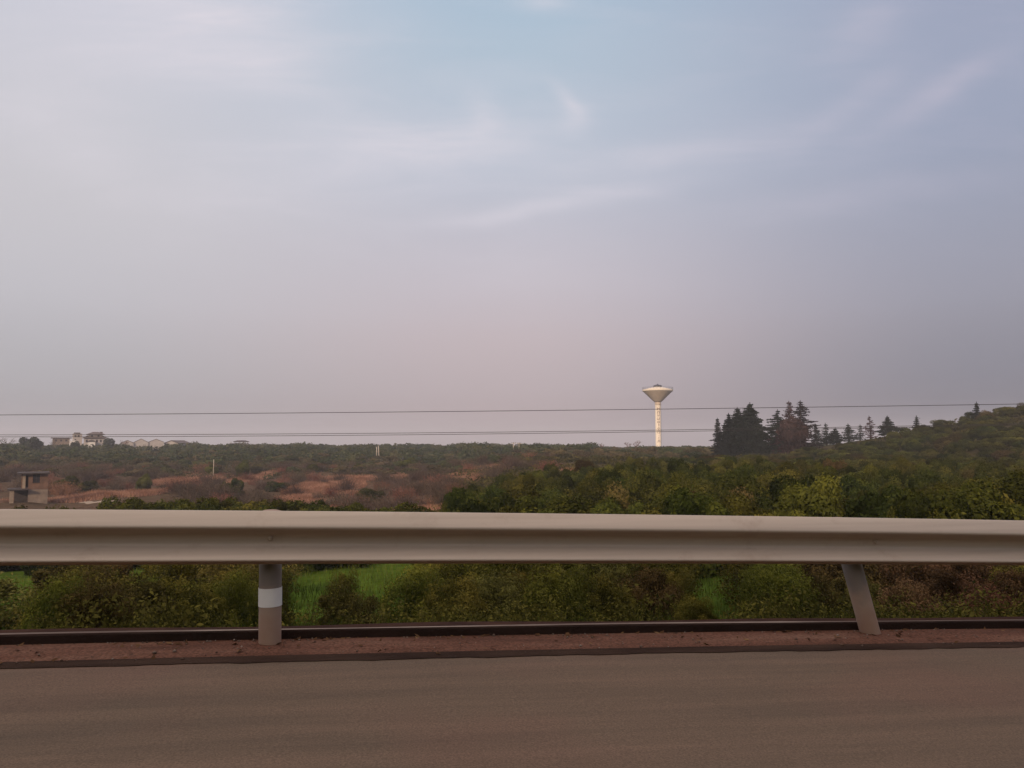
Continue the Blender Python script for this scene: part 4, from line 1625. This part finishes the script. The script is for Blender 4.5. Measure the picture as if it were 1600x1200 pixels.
for k, (pa, pb, pt_, pe, lb) in enumerate([(189, 209, 688.4, 692.6, 'leftmost gabled shed in the row of four, small and pale'), (209, 232, 686.3, 691.6, 'second gabled shed, the tallest peak of the row'),
                                          (232, 256, 686.6, 691.2, 'third gabled shed in the row, broad peak'), (256, 279, 688.8, 692.8, 'rightmost gabled shed, low brown roof sloping away')]):
    e, fx, fz = house_base('gabled_shed', (pa + pb) / 2, 326 + k * 3, lb, 'shed', 'row of gabled sheds on the left skyline')
    a, b = fx(pa), fx(pb)
    m = MB()
    zt_, ze = fz(pt_), fz(pe)
    m.add([(a, 0, -0.5), (b, 0, -0.5), (b, 0, ze), ((a + b) / 2, 0, zt_), (a, 0, ze), (a, 14, -0.5), (b, 14, -0.5), (b, 14, ze), ((a + b) / 2, 14, zt_), (a, 14, ze)],
          [(0, 1, 2, 3, 4), (9, 8, 7, 6, 5), (0, 5, 6, 1), (1, 6, 7, 2), (4, 9, 5, 0)])
    m.build('wall', M_pale, e)
    m = MB()
    gable_roof(m, a, b, 0, 14, ze, zt_ - ze, 0.05 if k < 3 else 0.3, 0.25)
    m.build('roof', M_tile, e)
    if k == 3:
        e.rotation_euler.z += R(-22)

e, fx, fz = house_base('open_pavilion', 374, 325, 'open sided pavilion with thin dark roof on the left skyline', 'pavilion')
for pp in (361, 367, 374, 381, 387):
    for dy in (0, 4):
        m = MB()
        m.box((fx(pp) - 0.12, dy, -0.4), (fx(pp) + 0.12, dy + 0.2, fz(690.2)))
        m.build('pillar', M_pale, e)
m = MB()
hip_roof(m, fx(366), fx(388), 0, 4.2, fz(690.0), 0.55, 0.5, 0.5)
m.build('roof', M_slab, e)
m = MB()
m.box((fx(359), -0.3, fz(693.4)), (fx(389), 0.0, fz(692.6)))
m.build('beam', M_slab, e)

# ------------------------------------------------------------------ poles and markers
M_polec = noise_mat('pale_concrete_pole', [(0.3, (0.33, 0.28, 0.24)), (0.7, (0.46, 0.40, 0.34))], scale=2, detail=5, stretch=(1, 1, 0.3), rough=0.9)


def pole(px, py0, py1, label, group=None, rad=0.13, arm=0.0, y=None, lean=0.0):
    if y is None:
        x, y = hit(px, py1)
    pt = P(px, py0, y)
    g = Tz(pt.x, y)
    e = empty('utility_pole', (pt.x, y, g))
    tag(e, label, 'pole', group)
    h = pt.z - g
    m = MB()
    m.tube([(0, 0, -0.5), (lean * 0.5, 0, h * 0.5), (lean, 0, h)], [rad, rad * 0.85, rad * 0.7], 8)
    m.build('shaft', M_polec, e, True)
    if arm:
        m = MB()
        m.box((lean - arm, -rad - 0.09, h - 0.35), (lean + arm, -rad - 0.004, h - 0.2))
        ao = m.build('crossarm', M_polec, e)
        for dx in (-arm * 0.8, 0, arm * 0.8):
            m = MB()
            m.lathe([(0.05, 0), (0.07, 0.06), (0.04, 0.12), (0.06, 0.18), (0.02, 0.24)], 8)
            i_ = m.build('insulator', M_slab, ao)
            i_.location = (lean + dx, -rad - 0.045, h - 0.2)
    return e


pole(334, 718, 747, 'single pale utility pole standing in the valley', rad=0.10)
pole(588.5, 698, 711, 'left and shorter of the twin pale poles on the far bank', 'twin poles on the far bank', rad=0.17, y=236)
pole(592.5, 696, 714, 'right and taller of the twin pale poles on the far bank', 'twin poles on the far bank', rad=0.18, y=235, lean=-0.25)
pole(802.5, 691, 709, 'left pole of the pair with crossarms below the skyline centre', 'pole pair below the skyline centre', rad=0.16, arm=0.7, y=232)
pole(811, 691.5, 706, 'right pole of the pair with crossarms below the skyline centre', 'pole pair below the skyline centre', rad=0.14, arm=0.7, y=236)
for (px, a, b, lb) in [(438, 761.5, 768.5, 'lower left white marker post on the red bank'), (445, 755, 760.5, 'upper right bright white marker post by the thicket')]:
    x, y = hit(px, b)
    pt = P(px, a, y)
    g = Tz(x, y)
    h = pt.z - g
    m = MB()
    m.box((-0.11, -0.08, -0.2), (0.11, 0.08, h * 0.9))
    m.add([(-0.11, -0.08, h * 0.9), (0.11, -0.08, h * 0.9), (0.11, 0.08, h * 0.9), (-0.11, 0.08, h * 0.9), (0, 0, h)], [(0, 1, 4), (1, 2, 4), (2, 3, 4), (3, 0, 4)])
    o = m.build('marker_post', M_whitewall)
    o.location = (x, y, g)
    tag(o, lb, 'marker post', 'white marker posts in the valley')

# pale track in the field by the hut
xa, ya = hit(128, 785)
xb, yb = hit(178, 784)
m = MB()
nn_ = 14
vs = []
for k in range(nn_ + 1):
    x = xa + (xb - xa) * k / nn_
    y = ya + (yb - ya) * k / nn_ + 0.5 * math.sin(k)
    for dy in (-0.9, 0.9):
        vs.append((x, y + dy, Tz(x, y + dy) + 0.05))
    for dy in (-0.9, 0.9):
        vs.append((x, y + dy, Tz(x, y + dy) - 0.2))
for k in range(nn_):
    b0 = k * 4
    m.f += [(b0, b0 + 4, b0 + 5, b0 + 1), (b0, b0 + 2, b0 + 6, b0 + 4), (b0 + 1, b0 + 5, b0 + 7, b0 + 3)]
m.v = [tuple(v) for v in vs]
tr_ = m.build('path', M_oldplaster)
tag(tr_, kind='structure')


# ------------------------------------------------------------------ grass
def blades(n, gen, hmin, hmax, wid, mat, name, label, seed, lean=0.35):
    r = np.random.default_rng(seed)
    x, y = gen(r, n)
    z = T(x, y)
    n = len(x)
    h = r.uniform(hmin, hmax, n)
    a = r.uniform(0, 2 * np.pi, n)
    dx, dy = np.cos(a), np.sin(a)
    le = r.uniform(0.0, lean, n) * h
    b = r.uniform(0, 2 * np.pi, n)
    w_ = wid * r.uniform(0.6, 1.4, n)
    v = np.stack([np.stack([x - dx * w_, y - dy * w_, z - 0.03], 1), np.stack([x + dx * w_, y + dy * w_, z - 0.03], 1),
                  np.stack([x + np.cos(b) * le, y + np.sin(b) * le, z + h], 1)], 1).reshape(-1, 3)
    f = np.arange(3 * n).reshape(n, 3)
    t = np.clip(0.5 + 0.25 * wob(x, y, 0.6, 1.1) + r.normal(0, 0.18, n), 0, 1)
    o = bpy.data.objects.new(name, raw_mesh(name, v, f, mat, np.repeat(t, 3)))
    col.objects.link(o)
    tag(o, label, 'grass', kind='stuff')
    return o


F_grass = leaf_mat('bright_meadow_grass', (0.042, 0.062, 0.011), (0.078, 0.106, 0.018), (0.128, 0.146, 0.030), hue_var=0.0, val_var=0.0)
F_dgrass = leaf_mat('dry_red_grass', (0.15, 0.070, 0.046), (0.26, 0.132, 0.090), (0.41, 0.24, 0.165), translucency=0.15, hue_var=0.0, val_var=0.0)


def gen_meadow(r, n):
    s = r.uniform(-22, 24, n)
    t = 2.6 + 32 * r.random(n) ** 1.4
    s = s * (0.6 + t / 18)
    x = s * math.cos(PSI) - t * math.sin(PSI)
    y = RY0 + s * math.sin(PSI) + t * math.cos(PSI)
    return x, y


blades(110000, gen_meadow, 0.08, 0.26, 0.012, F_grass, 'meadow_grass', 'bright green grass on the bank below the barrier', 3)


def gen_dry(r, n):
    xs, ys = [], []
    wts = np.array([b[2] * b[3] for b in BLOBS])
    for b, kw in zip(BLOBS, wts / wts.sum()):
        m_ = int(n * kw)
        a = r.uniform(0, 2 * np.pi, m_)
        q = np.sqrt(r.random(m_)) * 1.15
        xs.append(b[0] + np.cos(a) * q * b[2])
        ys.append(b[1] + np.sin(a) * q * b[3])
    return np.concatenate(xs), np.concatenate(ys)


blades(90000, gen_dry, 0.2, 0.75, 0.05, F_dgrass, 'dry_grass', 'dry reddish grass on the bare valley patches', 4, lean=0.7)

# ------------------------------------------------------------------ loose stones and dead leaves along the shoulder
M_stone = leaf_mat('dusty_gravel', (0.07, 0.045, 0.034), (0.16, 0.11, 0.085), (0.34, 0.27, 0.22), translucency=0.0, hue_var=0.0, val_var=0.0)
M_litter = leaf_mat('dead_leaves', (0.05, 0.026, 0.015), (0.12, 0.062, 0.032), (0.24, 0.14, 0.07), translucency=0.1, hue_var=0.0, val_var=0.0)


def pebbles(n, name, label, cat, seed, leafy):
    r = np.random.default_rng(seed)
    V, F, TT = [], [], []
    o = 0
    for i in range(n):
        s_ = r.uniform(-9, 11)
        t_ = r.normal(0.07, 0.05) if r.random() < 0.55 else r.uniform(-0.30, 0.12)
        if t_ > 0.105:
            t_ = 0.105 - r.random() * 0.02
        c = np.array(RP(s_, t_, 0.008))
        sz = abs(r.normal(0, 0.004)) + 0.003
        tv = float(np.clip(r.normal(0.45, 0.25), 0, 1))
        if leafy:
            sz = r.uniform(0.012, 0.03)
            a = r.uniform(0, 6.28)
            d1 = np.array([math.cos(a), math.sin(a), r.normal(0, 0.3)]) * sz
            d2 = np.array([-math.sin(a), math.cos(a), r.normal(0, 0.3)]) * sz * 0.5
            V += [c - d1, c + d2 + [0, 0, 0.004], c + d1 + [0, 0, 0.006], c - d2]
            F.append((o, o + 1, o + 2, o + 3))
            TT += [tv] * 4
            o += 4
        else:
            k = np.array([[1, 0, 0], [0, 1, 0], [-1, 0, 0], [0, -1, 0], [0, 0, 0.8], [0, 0, -0.8]]) * sz * r.uniform(0.6, 1.3, (6, 3))
            V += list(k + c)
            F += [(o, o + 1, o + 4), (o + 1, o + 2, o + 4), (o + 2, o + 3, o + 4), (o + 3, o, o + 4), (o + 1, o, o + 5), (o + 2, o + 1, o + 5), (o + 3, o + 2, o + 5), (o, o + 3, o + 5)]
            TT += [tv] * 6
            o += 6
    ob = bpy.data.objects.new(name, raw_mesh(name, np.array(V), np.array(F), M_litter if leafy else M_stone, np.array(TT)))
    col.objects.link(ob)
    tag(ob, label, cat, kind='stuff')


pebbles(1200, 'gravel', 'loose dusty gravel scattered on the red shoulder', 'gravel', 21, False)
pebbles(420, 'dead_leaves', 'dead leaves blown against the kerb', 'leaves', 22, True)

# ------------------------------------------------------------------ haze
m = MB()
m.box((-2700, -420, -40), (2700, 2700, 45))
hm, nth, outh = new_mat('pale_haze')
pv = nd(nth, 'VolumePrincipled')
pv.inputs['Color'].default_value = (0.87, 0.86, 0.94, 1)
pv.inputs['Density'].default_value = 0.00045
pv.inputs['Anisotropy'].default_value = 0.0
L(nth, pv.outputs[0], outh.inputs['Volume'])
hz_o = m.build('haze', hm)
tag(hz_o, 'thin pale haze filling the air over the fields', 'haze', kind='stuff')
